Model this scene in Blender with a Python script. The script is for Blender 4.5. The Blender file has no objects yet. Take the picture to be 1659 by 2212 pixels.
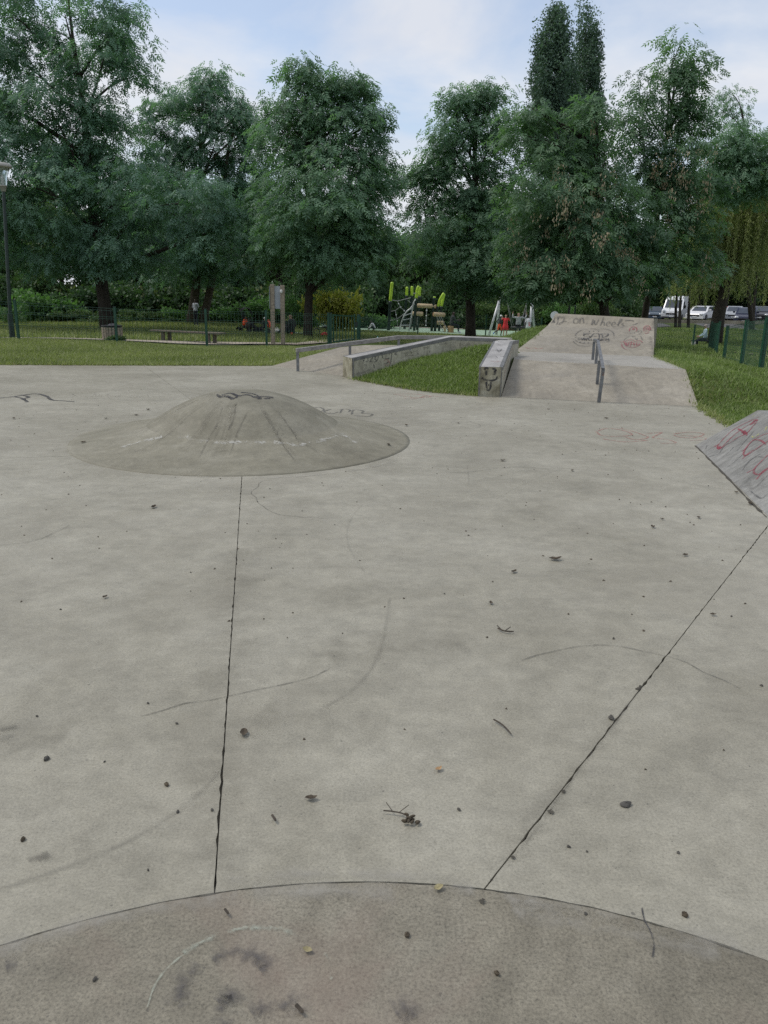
import bpy, bmesh, math, random
import numpy as np
from mathutils import Vector, Matrix
from mathutils.bvhtree import BVHTree
random.seed(7); RNG = np.random.default_rng(7)
scene = bpy.context.scene
COL = scene.collection
# ------------------------------------------------------------------ camera
F = 1700.0; CX = 829.5; CY = 1106.0; HC = 1.55
PITCH = math.atan((CY - 620) / F); ROLL = math.radians(0.8)
_f = np.array([0, math.cos(PITCH), -math.sin(PITCH)]); _r = np.array([1.0, 0, 0]); _u = np.cross(_r, _f)
CR = _r * math.cos(ROLL) + _u * math.sin(ROLL); CU = -_r * math.sin(ROLL) + _u * math.cos(ROLL); CF = _f
CAM = np.array([0, 0, HC])
cd = bpy.data.cameras.new('camera'); cam = bpy.data.objects.new('camera', cd); COL.objects.link(cam)
cd.sensor_fit = 'VERTICAL'; cd.sensor_height = 36.0; cd.sensor_width = 27.0; cd.lens = F / 2212 * 36
cd.clip_start = 0.05; cd.clip_end = 3000
cam.matrix_world = Matrix(((CR[0], CU[0], -CF[0], 0), (CR[1], CU[1], -CF[1], 0), (CR[2], CU[2], -CF[2], HC), (0, 0, 0, 1)))
scene.camera = cam
# ------------------------------------------------------------------ sky, sun, exposure
SUN_EL = math.radians(56); SUN_AZ = math.radians(-78)      # azimuth from +Y towards +X
world = bpy.data.worlds.new('World'); scene.world = world; world.use_nodes = True
wn = world.node_tree.nodes; wl = world.node_tree.links; wn.clear()
def wnode(t, **k):
    n = wn.new(t)
    for a, b in k.items(): setattr(n, a, b)
    return n
wout = wnode('ShaderNodeOutputWorld'); wbg = wnode('ShaderNodeBackground')
sky = wnode('ShaderNodeTexSky', sky_type='NISHITA', sun_disc=False, sun_elevation=SUN_EL, sun_rotation=SUN_AZ, air_density=1.0, dust_density=1.2, ozone_density=1.5)
tc = wnode('ShaderNodeTexCoord'); sep = wnode('ShaderNodeSeparateXYZ'); wl.new(tc.outputs['Generated'], sep.inputs[0])
mz = wnode('ShaderNodeMath', operation='MAXIMUM'); wl.new(sep.outputs['Z'], mz.inputs[0]); mz.inputs[1].default_value = 0.0
az = wnode('ShaderNodeMath', operation='ADD'); wl.new(mz.outputs[0], az.inputs[0]); az.inputs[1].default_value = 0.22
dx = wnode('ShaderNodeMath', operation='DIVIDE'); wl.new(sep.outputs['X'], dx.inputs[0]); wl.new(az.outputs[0], dx.inputs[1])
dy = wnode('ShaderNodeMath', operation='DIVIDE'); wl.new(sep.outputs['Y'], dy.inputs[0]); wl.new(az.outputs[0], dy.inputs[1])
cmb = wnode('ShaderNodeCombineXYZ'); wl.new(dx.outputs[0], cmb.inputs[0]); wl.new(dy.outputs[0], cmb.inputs[1]); cmb.inputs[2].default_value = 3.3
cn = wnode('ShaderNodeTexNoise'); wl.new(cmb.outputs[0], cn.inputs['Vector']); cn.inputs['Scale'].default_value = 1.5; cn.inputs['Detail'].default_value = 7; cn.inputs['Roughness'].default_value = 0.55; cn.inputs['Distortion'].default_value = 0.4
cr = wnode('ShaderNodeValToRGB'); cr.color_ramp.elements[0].position = 0.36; cr.color_ramp.elements[1].position = 0.60
cr.color_ramp.elements[0].color = (0.36, 0.36, 0.36, 1)
wl.new(cn.outputs['Fac'], cr.inputs['Fac'])
cn2 = wnode('ShaderNodeTexNoise'); wl.new(cmb.outputs[0], cn2.inputs['Vector']); cn2.inputs['Scale'].default_value = 2.2; cn2.inputs['Detail'].default_value = 5
cr2 = wnode('ShaderNodeValToRGB'); cr2.color_ramp.elements[0].position = 0.35; cr2.color_ramp.elements[1].position = 0.66
cr2.color_ramp.elements[0].color = (7.0, 7.35, 8.1, 1); cr2.color_ramp.elements[1].color = (7.9, 8.15, 8.6, 1)
wl.new(cn2.outputs['Fac'], cr2.inputs['Fac'])
skb = wnode('ShaderNodeMix', data_type='RGBA', blend_type='MULTIPLY'); skb.inputs['Factor'].default_value = 1.0
wl.new(sky.outputs[0], skb.inputs['A']); skb.inputs['B'].default_value = (1.6, 1.6, 1.6, 1)
mx = wnode('ShaderNodeMix', data_type='RGBA'); wl.new(cr.outputs['Color'], mx.inputs['Factor']); wl.new(skb.outputs['Result'], mx.inputs['A']); wl.new(cr2.outputs['Color'], mx.inputs['B'])
wl.new(mx.outputs['Result'], wbg.inputs['Color']); wbg.inputs['Strength'].default_value = 0.098
wl.new(wbg.outputs[0], wout.inputs['Surface'])
sd = bpy.data.lights.new('sun', 'SUN'); sd.energy = 1.7; sd.angle = math.radians(18); sd.color = (1.0, 0.95, 0.87)
sun = bpy.data.objects.new('sun', sd); COL.objects.link(sun)
_sd = Vector((math.sin(SUN_AZ) * math.cos(SUN_EL), math.cos(SUN_AZ) * math.cos(SUN_EL), math.sin(SUN_EL)))
sun.rotation_euler = _sd.to_track_quat('Z', 'Y').to_euler(); sun.location = (-20, 30, 60)
scene.view_settings.view_transform = 'Standard'; scene.view_settings.look = 'None'; scene.view_settings.gamma = 1.0
scene.view_settings.exposure = 0.08; scene.view_settings.use_curve_mapping = False
scene.cycles.use_denoising = False; scene.cycles.max_bounces = 10; scene.cycles.diffuse_bounces = 8; scene.cycles.glossy_bounces = 2; scene.cycles.transmission_bounces = 8; scene.cycles.transparent_max_bounces = 8
# ------------------------------------------------------------------ measuring helpers (photo pixels on a 1659 x 2212 grid)
def ray(px, py): return CR * (px - CX) / F + CU * (CY - py) / F + CF
def on_z(px, py, z=0.0):
    d = ray(px, py); return CAM + d * ((z - HC) / d[2])
def at_y(px, py, Y):
    d = ray(px, py); return CAM + d * (Y / d[1])
def on_plane(px, py, P, n):
    d = ray(px, py); return CAM + d * (((np.asarray(P) - CAM) @ n) / (d @ n))
# ------------------------------------------------------------------ object helpers
def tag(o, label=None, cat=None, group=None, kind=None):
    if label: o['label'] = label
    if cat: o['category'] = cat
    if group: o['group'] = group
    if kind: o['kind'] = kind
    return o
def thing(name, label, cat, loc, rz=0.0, group=None):
    o = bpy.data.objects.new(name, None); COL.objects.link(o); o.empty_display_size = 0.3
    o.location = Vector([float(c) for c in loc]); o.rotation_euler = (0, 0, rz)
    return tag(o, label, cat, group)
def link(name, me, mats, parent=None, smooth=False):
    for m in (mats if isinstance(mats, (list, tuple)) else [mats]): me.materials.append(m)
    o = bpy.data.objects.new(name, me); COL.objects.link(o)
    if parent is not None: o.parent = parent
    if smooth: me.polygons.foreach_set('use_smooth', [True] * len(me.polygons))
    return o
def base_of(parent):
    p = Vector((0, 0, 0)); q = parent
    while q is not None:
        p = p + q.location; q = q.parent
    return p
class MB:
    def __init__(s): s.v = []; s.f = []; s.m = []
    def add(s, vs, fs, mi=0):
        k = len(s.v); s.v += [tuple(float(c) for c in p) for p in vs]
        s.f += [tuple(i + k for i in f) for f in fs]; s.m += [mi] * len(fs); return s
    def box(s, c, size, rz=0.0, M=None, mi=0):
        hx, hy, hz = [q / 2 for q in size]; M = M or Matrix.Rotation(rz, 3, 'Z'); c = Vector([float(q) for q in c])
        P = [c + M @ Vector((x, y, z)) for z in (-hz, hz) for x, y in ((-hx, -hy), (hx, -hy), (hx, hy), (-hx, hy))]
        return s.add(P, [(3, 2, 1, 0), (4, 5, 6, 7), (0, 1, 5, 4), (1, 2, 6, 5), (2, 3, 7, 6), (3, 0, 4, 7)], mi)
    def beam(s, a, b, w, h, mi=0):
        a = Vector([float(q) for q in a]); b = Vector([float(q) for q in b]); d = b - a
        X = d.normalized(); Y = Vector((0, 0, 1)).cross(X)
        if Y.length < 1e-3: Y = Vector((0, 1, 0))
        Y.normalize(); Z = X.cross(Y)
        M = Matrix((X, Y, Z)).transposed()
        return s.box((a + b) / 2, (d.length, w, h), M=M, mi=mi)
    def tube(s, path, rad, n=8, cap=True, mi=0, sq=None):
        P = [Vector([float(q) for q in p]) for p in path]; k = len(P)
        R = list(rad) if hasattr(rad, '__len__') else [rad] * k
        vs = []; fs = []; ref = None
        for i in range(k):
            t = (P[min(i + 1, k - 1)] - P[max(i - 1, 0)])
            t = t.normalized() if t.length > 1e-9 else Vector((0, 0, 1))
            if ref is None: ref = Vector((1, 0, 0)) if abs(t.x) < 0.9 else Vector((0, 1, 0))
            x = (ref - t * ref.dot(t)).normalized(); ref = x; y = t.cross(x)
            for j in range(n):
                a = 2 * math.pi * (j + .5) / n; vs.append(P[i] + (x * math.cos(a) + y * math.sin(a)) * R[i])
        for i in range(k - 1):
            for j in range(n):
                j2 = (j + 1) % n; fs.append((i * n + j, i * n + j2, (i + 1) * n + j2, (i + 1) * n + j))
        if cap: fs.append(tuple(range(n - 1, -1, -1))); fs.append(tuple((k - 1) * n + j for j in range(n)))
        return s.add(vs, fs, mi)
    def lathe(s, prof, c, n=24, mi=0, axis=None, close=True):
        c = Vector([float(q) for q in c]); M = axis or Matrix.Identity(3); vs = []; fs = []
        for r, z in prof:
            for j in range(n):
                a = 2 * math.pi * j / n; vs.append(c + M @ Vector((r * math.cos(a), r * math.sin(a), z)))
        k = len(prof)
        for i in range(k - 1):
            for j in range(n):
                j2 = (j + 1) % n; fs.append((i * n + j, i * n + j2, (i + 1) * n + j2, (i + 1) * n + j))
        if close: fs.append(tuple(range(n - 1, -1, -1))); fs.append(tuple((k - 1) * n + j for j in range(n)))
        return s.add(vs, fs, mi)
    def ball(s, c, r, nu=12, nv=8, mi=0, jit=0.0, M=None):
        r = r if hasattr(r, '__len__') else (r, r, r); M = M or Matrix.Identity(3); c = Vector([float(q) for q in c]); vs = []; fs = []
        for i in range(nv + 1):
            p = math.pi * i / nv
            for j in range(nu):
                a = 2 * math.pi * j / nu; k = 1 + random.uniform(-jit, jit)
                vs.append(c + M @ Vector((r[0] * math.sin(p) * math.cos(a) * k, r[1] * math.sin(p) * math.sin(a) * k, r[2] * math.cos(p) * k)))
        for i in range(nv):
            for j in range(nu):
                j2 = (j + 1) % nu; fs.append((i * nu + j, (i + 1) * nu + j, (i + 1) * nu + j2, i * nu + j2))
        return s.add(vs, fs, mi)
    def solid(s, top, depth, mi=0):
        """top polygon (ccw seen from above) with vertical skirts going down to z = depth"""
        n = len(top); bot = [(p[0], p[1], depth) for p in top]
        return s.add(list(top) + bot, [tuple(range(n))] + [(i, i + n, (i + 1) % n + n, (i + 1) % n) for i in range(n)] + [tuple(range(2 * n - 1, n - 1, -1))], mi)
    def build(s, name, mats, parent=None, smooth=False, local=False, bevel=0.0, tri=False):
        me = bpy.data.meshes.new(name); V = s.v
        if parent is not None and not local:
            b = base_of(parent); V = [(p[0] - b.x, p[1] - b.y, p[2] - b.z) for p in V]
        me.from_pydata(V, [], s.f)
        if len(s.f): me.polygons.foreach_set('material_index', s.m)
        if bevel or tri:
            bm = bmesh.new(); bm.from_mesh(me); bmesh.ops.remove_doubles(bm, verts=bm.verts, dist=1e-5)
            if bevel: bmesh.ops.bevel(bm, geom=[e for e in bm.edges if len(e.link_faces) == 2 and e.calc_face_angle(0) > 0.35], offset=bevel, segments=2, profile=0.6, affect='EDGES', clamp_overlap=True)
            if tri: bmesh.ops.triangulate(bm, faces=[f for f in bm.faces if len(f.verts) > 4])
            bm.to_mesh(me); bm.free()
        me.update()
        return link(name, me, mats, parent, smooth)
def np_mesh(name, V, Fc, nper, mat, parent=None, attr=None, offset=None):
    V = np.asarray(V, dtype=np.float32)
    if offset is not None: V = V - np.asarray(offset, dtype=np.float32)
    me = bpy.data.meshes.new(name); nf = len(Fc)
    me.vertices.add(len(V)); me.vertices.foreach_set('co', V.ravel())
    me.loops.add(nf * nper); me.loops.foreach_set('vertex_index', np.asarray(Fc, dtype=np.int32).ravel())
    me.polygons.add(nf); me.polygons.foreach_set('loop_start', np.arange(0, nf * nper, nper, dtype=np.int32))
    if attr is not None:
        a = me.attributes.new('tint', 'FLOAT', 'POINT'); a.data.foreach_set('value', np.asarray(attr, dtype=np.float32))
    me.update(calc_edges=True)
    return link(name, me, mat, parent)
def copy_tree(o, parent=None):
    c = o.copy(); COL.objects.link(c)
    if parent is not None: c.parent = parent
    for ch in list(o.children): copy_tree(ch, c)
    return c
# ------------------------------------------------------------------ materials
def newmat(name):
    m = bpy.data.materials.new(name); m.use_nodes = True; nt = m.node_tree
    b = nt.nodes['Principled BSDF']; return m, nt, b
def N(nt, t, **k):
    n = nt.nodes.new(t)
    for a, b in k.items(): setattr(n, a, b)
    return n
def noise(nt, vec, scale, detail=4, rough=0.55, dist=0.0):
    n = N(nt, 'ShaderNodeTexNoise'); n.inputs['Scale'].default_value = scale; n.inputs['Detail'].default_value = detail
    n.inputs['Roughness'].default_value = rough; n.inputs['Distortion'].default_value = dist
    if vec is not None: nt.links.new(vec, n.inputs['Vector'])
    return n.outputs['Fac']
def ramp(nt, fac, stops):
    r = N(nt, 'ShaderNodeValToRGB'); e = r.color_ramp.elements
    while len(e) < len(stops): e.new(0.5)
    for i, (p, c) in enumerate(stops):
        e[i].position = p; e[i].color = (c, c, c, 1) if not hasattr(c, '__len__') else (*c, 1)
    nt.links.new(fac, r.inputs['Fac']); return r.outputs['Color']
def mixc(nt, a, b, fac, blend='MIX'):
    m = N(nt, 'ShaderNodeMix', data_type='RGBA', blend_type=blend)
    for key, v in (('A', a), ('B', b), ('Factor', fac)):
        if isinstance(v, bpy.types.NodeSocket): nt.links.new(v, m.inputs[key])
        elif key == 'Factor': m.inputs[key].default_value = v
        else: m.inputs[key].default_value = (*v, 1)
    return m.outputs['Result']
def pos(nt, world=True, scale=None, rz=0.0):
    if world: o = N(nt, 'ShaderNodeNewGeometry').outputs['Position']
    else: o = N(nt, 'ShaderNodeTexCoord').outputs['Object']
    if scale:
        mp = N(nt, 'ShaderNodeMapping'); mp.inputs['Scale'].default_value = scale; mp.inputs['Rotation'].default_value = (0, 0, rz); nt.links.new(o, mp.inputs['Vector']); o = mp.outputs['Vector']
    return o
def bump(nt, b, h, strength=0.3, dist=0.01):
    n = N(nt, 'ShaderNodeBump'); n.inputs['Strength'].default_value = strength; n.inputs['Distance'].default_value = dist
    nt.links.new(h, n.inputs['Height']); nt.links.new(n.outputs[0], b.inputs['Normal'])
def plain(name, col, rough=0.6, metal=0.0, var=0.2, scale=8.0, bmp=0.0, world=False, spec=0.5):
    m, nt, b = newmat(name); p = pos(nt, world); f = noise(nt, p, scale, 5, 0.6)
    lo = tuple(c * (1 - var) for c in col); hi = tuple(min(1, c * (1 + var)) for c in col)
    nt.links.new(ramp(nt, f, [(0.3, lo), (0.7, hi)]), b.inputs['Base Color'])
    b.inputs['Roughness'].default_value = rough; b.inputs['Metallic'].default_value = metal; b.inputs['Specular IOR Level'].default_value = spec
    if bmp: bump(nt, b, noise(nt, p, scale * 6, 3), bmp, 0.01)
    return m
def concrete(name, dark, mid, light, grain=0.25, big=0.45, rough=0.62, stain=None, streak=None, brown=0.0, stain_amt=0.5, pale=.45, samt=.7):
    m, nt, b = newmat(name); p = pos(nt)
    n1 = noise(nt, p, big, 13, 0.74, 0.4)
    c = ramp(nt, n1, [(0.32, dark), (0.5, mid), (0.68, light)])
    n2 = noise(nt, pos(nt, True, (1, 1.5, 1), 0.35), 2.3, 12, 0.78, 0.3)
    c = mixc(nt, c, ramp(nt, n2, [(0.3, 0.74), (0.52, 0.98), (0.74, 1.12)]), 0.7, 'MULTIPLY')
    n5 = noise(nt, p, 9.0, 10, 0.85)
    c = mixc(nt, c, ramp(nt, n5, [(0.3, 0.72), (0.7, 1.2)]), 0.85, 'MULTIPLY')
    n9 = noise(nt, pos(nt, True, (1, 1, 1), 0.9), 1.7, 13, 0.82, 0.3)
    c = mixc(nt, c, tuple(min(.6, q * 1.28) for q in light), ramp(nt, n9, [(0.56, 0.0), (0.70, pale)]))
    n3 = noise(nt, p, 120, 4, 0.8)
    c = mixc(nt, c, ramp(nt, n3, [(0.28, 1 - grain * 1.6), (0.5, 1.0), (0.72, 1 + grain)]), 0.85, 'MULTIPLY')
    sp = noise(nt, p, 60, 1, 0.5)
    c = mixc(nt, c, (0.05, 0.048, 0.042), ramp(nt, sp, [(0.72, 0.0), (0.78, 0.55)]))
    if stain is not None:
        n6 = noise(nt, p, 0.8, 6, 0.62, 1.0)
        c = mixc(nt, c, stain, ramp(nt, n6, [(0.5, 0.0), (0.72, stain_amt)]))
    if streak is not None:
        n7 = noise(nt, pos(nt, True, streak), 5.0, 5, 0.65, 0.3)
        c = mixc(nt, c, ramp(nt, n7, [(0.3, 0.55), (0.55, 1.0), (0.75, 1.2)]), samt, 'MULTIPLY')
    nt.links.new(c, b.inputs['Base Color'])
    b.inputs['Roughness'].default_value = rough; b.inputs['Specular IOR Level'].default_value = 0.4
    h = mixc(nt, n3, n5, 0.4)
    bump(nt, b, h, 0.35, 0.004)
    return m
def paint(name, col, alpha=0.8, scale=14.0, wear=(0.35, 0.6), soft=0.35):
    m, nt, b = newmat(name); p = pos(nt)
    f = noise(nt, p, scale, 6, 0.7)
    b.inputs['Base Color'].default_value = (*col, 1); b.inputs['Roughness'].default_value = 0.7
    at = N(nt, 'ShaderNodeAttribute', attribute_name='soft')
    sf = ramp(nt, at.outputs['Fac'], [(0.0, 0.0), (soft, 1.0)])
    nt.links.new(mixc(nt, ramp(nt, f, [(wear[0], 0.0), (wear[1], alpha)]), sf, 1.0, 'MULTIPLY'), b.inputs['Alpha'])
    return m
def leafmat(name, dark, light, trans=0.28, rough=0.55, yellow=None):
    m, nt, b = newmat(name); at = N(nt, 'ShaderNodeAttribute', attribute_name='tint')
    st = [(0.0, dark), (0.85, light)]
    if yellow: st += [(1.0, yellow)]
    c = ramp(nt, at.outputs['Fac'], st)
    nt.links.new(c, b.inputs['Base Color']); b.inputs['Roughness'].default_value = rough; b.inputs['Specular IOR Level'].default_value = 0.35
    tr = N(nt, 'ShaderNodeBsdfTranslucent'); nt.links.new(mixc(nt, c, (1.2, 1.5, 0.7), 1.0, 'MULTIPLY'), tr.inputs['Color'])
    ms = N(nt, 'ShaderNodeMixShader'); ms.inputs[0].default_value = trans
    out = [n for n in nt.nodes if n.type == 'OUTPUT_MATERIAL'][0]
    nt.links.new(b.outputs[0], ms.inputs[1]); nt.links.new(tr.outputs[0], ms.inputs[2]); nt.links.new(ms.outputs[0], out.inputs['Surface'])
    return m
M = {}
M['slab'] = concrete('concrete_slab', (0.228, 0.211, 0.160), (0.303, 0.284, 0.224), (0.38, 0.36, 0.292), 0.27, 0.6, 0.5, (0.205, 0.186, 0.142), stain_amt=0.35, pale=.28)
M['disc'] = concrete('concrete_disc', (0.145, 0.13, 0.095), (0.215, 0.195, 0.148), (0.29, 0.268, 0.212), 0.45, 1.1, 0.6, (0.20, 0.142, 0.112), stain_amt=0.75)
M['dome'] = concrete('concrete_dome', (0.145, 0.133, 0.092), (0.21, 0.195, 0.143), (0.285, 0.268, 0.208), 0.28, 0.9, 0.65, (0.095, 0.088, 0.058))
M['mound'] = concrete('concrete_mound', (0.155, 0.142, 0.10), (0.225, 0.209, 0.154), (0.305, 0.287, 0.225), 0.26, 0.8, 0.65, (0.12, 0.112, 0.075))
M['ramp'] = concrete('concrete_ramp', (0.215, 0.190, 0.145), (0.285, 0.256, 0.20), (0.37, 0.338, 0.272), 0.2, 0.7, 0.62, (0.20, 0.185, 0.16), (3.2, 1.0, 0.6), samt=.3, pale=.3)
M['deck'] = concrete('concrete_deck', (0.275, 0.258, 0.222), (0.33, 0.312, 0.272), (0.38, 0.36, 0.318), 0.15, 0.6, 0.55)
M['grey'] = concrete('concrete_grey', (0.17, 0.166, 0.15), (0.25, 0.245, 0.225), (0.34, 0.335, 0.31), 0.3, 1.3, 0.6, (0.14, 0.135, 0.12), (1.0, 3.5, 1.2))
M['ledge'] = concrete('concrete_ledge', (0.30, 0.285, 0.21), (0.43, 0.41, 0.32), (0.55, 0.53, 0.43), 0.2, 1.3, 0.65, (0.22, 0.20, 0.14), (3.0, 3.0, 0.8))
M['ledgeend'] = concrete('concrete_ledge_end', (0.12, 0.105, 0.06), (0.34, 0.315, 0.22), (0.50, 0.48, 0.38), 0.3, 3.5, 0.7, (0.10, 0.08, 0.045), (4, 4, 1), stain_amt=0.6)
M['ledgetop'] = concrete('concrete_ledge_top', (0.28, 0.265, 0.25), (0.38, 0.365, 0.345), (0.46, 0.445, 0.43), 0.2, 2.0, 0.5, (0.15, 0.145, 0.14))
M['joint'] = plain('joint_dirt', (0.06, 0.054, 0.042), 0.95, 0, 0.4, 40, world=True)
M['steel'] = plain('galvanised_steel', (0.19, 0.195, 0.20), 0.5, 0.7, 0.3, 14, world=True)
M['railwood'] = plain('weathered_rail', (0.235, 0.225, 0.21), 0.6, 0.15, 0.35, 16, world=True)
M['edge'] = plain('worn_metal_edge', (0.17, 0.17, 0.165), 0.5, 0.5, 0.35, 9, world=True)
M['green'] = plain('green_paint', (0.011, 0.062, 0.036), 0.45, 0.0, 0.25, 10)
M['wire'] = plain('green_wire', (0.022, 0.07, 0.045), 0.5, 0.0, 0.25, 10)
M['darkgreen'] = plain('dark_green_paint', (0.008, 0.022, 0.018), 0.4, 0.0, 0.3, 8)
M['black'] = plain('black_paint', (0.008, 0.008, 0.009), 0.45)
M['blackcloth'] = plain('black_cloth', (0.012, 0.012, 0.014), 0.85, var=0.35, scale=20)
M['wood'] = plain('grey_wood', (0.26, 0.215, 0.16), 0.8, 0, 0.35, 18, 0.3)
M['oldwood'] = plain('old_bench_wood', (0.12, 0.10, 0.075), 0.85, 0, 0.4, 18, 0.3)
M['log'] = plain('peeled_log', (0.46, 0.36, 0.22), 0.7, 0, 0.25, 12)
M['logend'] = plain('log_end', (0.38, 0.24, 0.12), 0.8, 0, 0.3, 20)
M['lime'] = plain('lime_paint', (0.42, 0.62, 0.05), 0.4, 0, 0.12, 6)
M['rope'] = plain('grey_rope', (0.3, 0.3, 0.29), 0.8, 0, 0.3, 30)
M['alu'] = plain('pale_metal', (0.55, 0.56, 0.56), 0.4, 0.3, 0.1, 8)
M['white'] = plain('white_paint', (0.74, 0.75, 0.74), 0.4, 0, 0.06, 5)
M['offwhite'] = plain('off_white', (0.62, 0.61, 0.57), 0.6, 0, 0.1, 8)
M['board'] = plain('board_back', (0.33, 0.36, 0.39), 0.5, 0.2, 0.12, 5)
M['orange'] = plain('orange_plastic', (0.85, 0.10, 0.025), 0.5, 0, 0.15, 10)
M['red'] = plain('red_cloth', (0.62, 0.025, 0.035), 0.8, 0, 0.2, 14)
M['blue'] = plain('blue_cloth', (0.03, 0.12, 0.42), 0.75, 0, 0.25, 14)
M['skin_dark'] = plain('dark_skin', (0.035, 0.02, 0.014), 0.55, 0, 0.1, 12)
M['skin_light'] = plain('light_skin', (0.42, 0.26, 0.19), 0.55, 0, 0.1, 12)
M['hair'] = plain('black_hair', (0.008, 0.007, 0.007), 0.6, 0, 0.3, 30)
M['greyhair'] = plain('pale_cap', (0.38, 0.33, 0.30), 0.8, 0, 0.25, 24)
M['greytee'] = plain('grey_cotton', (0.42, 0.44, 0.48), 0.85, 0, 0.15, 16)
M['knit'] = plain('grey_knit', (0.42, 0.43, 0.44), 0.9, 0, 0.35, 60)
M['whitetee'] = plain('white_cotton', (0.68, 0.68, 0.72), 0.85, 0, 0.06, 14)
M['navy'] = plain('navy_cloth', (0.012, 0.014, 0.024), 0.85, 0, 0.3, 18)
M['charcoal'] = plain('charcoal_cloth', (0.035, 0.037, 0.042), 0.85, 0, 0.3, 18)
M['beige'] = plain('beige_cloth', (0.42, 0.39, 0.30), 0.85, 0, 0.15, 18)
M['paleblue'] = plain('pale_blue_print', (0.36, 0.48, 0.54), 0.85, 0, 0.4, 45)
M['bark'] = plain('dark_bark', (0.035, 0.028, 0.021), 0.9, 0, 0.5, 9, 0.6, world=True)
M['barklight'] = plain('light_bark', (0.075, 0.06, 0.042), 0.9, 0, 0.4, 9, 0.6, world=True)
M['ash'] = leafmat('ash_leaf', (0.06, 0.125, 0.092), (0.18, 0.295, 0.215), trans=.42)
M['ash2'] = leafmat('ash_leaf_green', (0.06, 0.125, 0.08), (0.185, 0.30, 0.19), trans=.42)
M['wood_leaf'] = leafmat('wood_leaf', (0.02, 0.052, 0.024), (0.075, 0.135, 0.055), yellow=(0.14, 0.15, 0.04))
M['ash3'] = leafmat('ash_leaf_warm', (0.045, 0.10, 0.058), (0.15, 0.245, 0.14), trans=.42)
M['poplar'] = leafmat('poplar_leaf', (0.05, 0.095, 0.07), (0.13, 0.20, 0.15))
M['willow'] = leafmat('willow_leaf', (0.11, 0.14, 0.055), (0.36, 0.39, 0.17), trans=0.35)
M['bright'] = leafmat('bright_leaf', (0.045, 0.11, 0.035), (0.13, 0.24, 0.085), trans=0.35)
M['yellow'] = leafmat('yellow_leaf', (0.12, 0.16, 0.03), (0.34, 0.33, 0.07), trans=0.35)
M['hedge'] = leafmat('hedge_leaf', (0.025, 0.06, 0.022), (0.09, 0.15, 0.045), yellow=(0.16, 0.20, 0.06))
M['seed'] = leafmat('ash_keys', (0.20, 0.15, 0.095), (0.40, 0.33, 0.225), trans=0.15)
M['grass'] = leafmat('grass_blade', (0.125, 0.155, 0.05), (0.32, 0.345, 0.14), trans=0.3, yellow=(0.26, 0.22, 0.11))
M['grass2'] = leafmat('lush_grass_blade', (0.10, 0.145, 0.04), (0.26, 0.325, 0.11), trans=0.3, yellow=(0.22, 0.20, 0.09))

# ------------------------------------------------------------------ layout of the skate area (metres, camera at 0,0)
def V2(p): return (float(p[0]), float(p[1]))
BL = on_z(1083, 857.2); BR = on_z(1509, 878.5)
KL = on_z(1110, 776, .40); KR = on_z(1481, 798, .40)
DLr = on_z(1113, 759, .40); DRr = on_z(1412, 770, .40)
CL = at_y(1182, 704, 17.7); CRt = at_y(1413, 713, 16.35)
TL = at_y(1200, 677, 18.05); TR = at_y(1412, 688, 16.75)
MC = np.array([-1.48, 8.17]); MR = 1.74; DC = np.array([0.0, -0.17]); DR_ = 1.945
def arc(c, r, a0, a1, n): return [(c[0] + r * math.cos(a0 + (a1 - a0) * i / n), c[1] + r * math.sin(a0 + (a1 - a0) * i / n)) for i in range(n + 1)]
j1a = on_z(463, 1918); j2a = on_z(1045, 1950)
for _q in (j1a, j2a): _q[:2] = DC + (_q[:2] - DC) * DR_ / np.linalg.norm(_q[:2] - DC)
a1 = math.atan2(j1a[1] - DC[1], j1a[0] - DC[0]); a2 = math.atan2(j2a[1] - DC[1], j2a[0] - DC[0])
island = [V2(on_z(*p)) for p in ((1031, 855.4), (985, 851), (940, 847), (900, 842.5), (860, 836), (830, 831), (795, 824.5), (765, 819.2))]
LF = on_z(760.6, 818.4); LB = (-0.80, 14.28)
backp = [V2(on_z(*p)) for p in ((589, 790), (450, 789.6))]
J1e = V2(on_z(310, 789.3)); back2 = [V2(on_z(*p)) for p in ((150, 788.6), (0, 788))]
J2e = (4.18, 7.44)
# ------------------------------------------------------------------ ledge geometry
LK = at_y(975.5, 728.5, 14.62); LE = at_y(1080, 733, 14.3)
LZ0 = 0.352
ld = np.array([LK[0] - LF[0], LK[1] - LF[1], 0]); ld /= np.linalg.norm(ld); lp = np.array([-ld[1], ld[0], 0]) * 0.45
RF_l = on_z(1032, 855.7); RF_r = on_z(1082.4, 856.8)
RK = on_z(1107.6, 738.4, 0.67); RK[2] = .67; RE = on_z(1119, 768.5, .40)
# ------------------------------------------------------------------ terrain
ANCH = [ # photo px, photo py, distance
 (37, 735, 21.5), (250, 741, 22.6), (445, 752, 23.6), (575, 748, 24.6), (712, 746, 27), (775, 737, 30), (903, 726, 38),
 (232, 712, 35), (424, 700, 42), (664, 728, 33), (1018, 729, 36), (810, 716, 46), (840, 714, 48), (960, 716, 48.5), (1075, 727, 48), (1150, 724, 49),
 (250, 690, 50), (50, 690, 50), (600, 697, 50), (1160, 709, 58),
 (1500, 748, 37), (1536, 760, 31), (1552, 764, 27.5), (1570, 776, 25.5), (1607, 789, 18.9), (1652, 811, 16.3), (1520, 755, 41),
 (1440, 745, 30), (1450, 712, 52), (1600, 712, 52), (1450, 694, 78), (1650, 697, 76), (1590, 840, 13.5), (1545, 800, 17.0), (1640, 870, 11.2)]
AX = []
for px, py, Y in ANCH: AX.append(at_y(px, py, Y))
edge_pts = [(-13, 15.3)] + back2[::-1] + [J1e] + backp[::-1]
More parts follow.
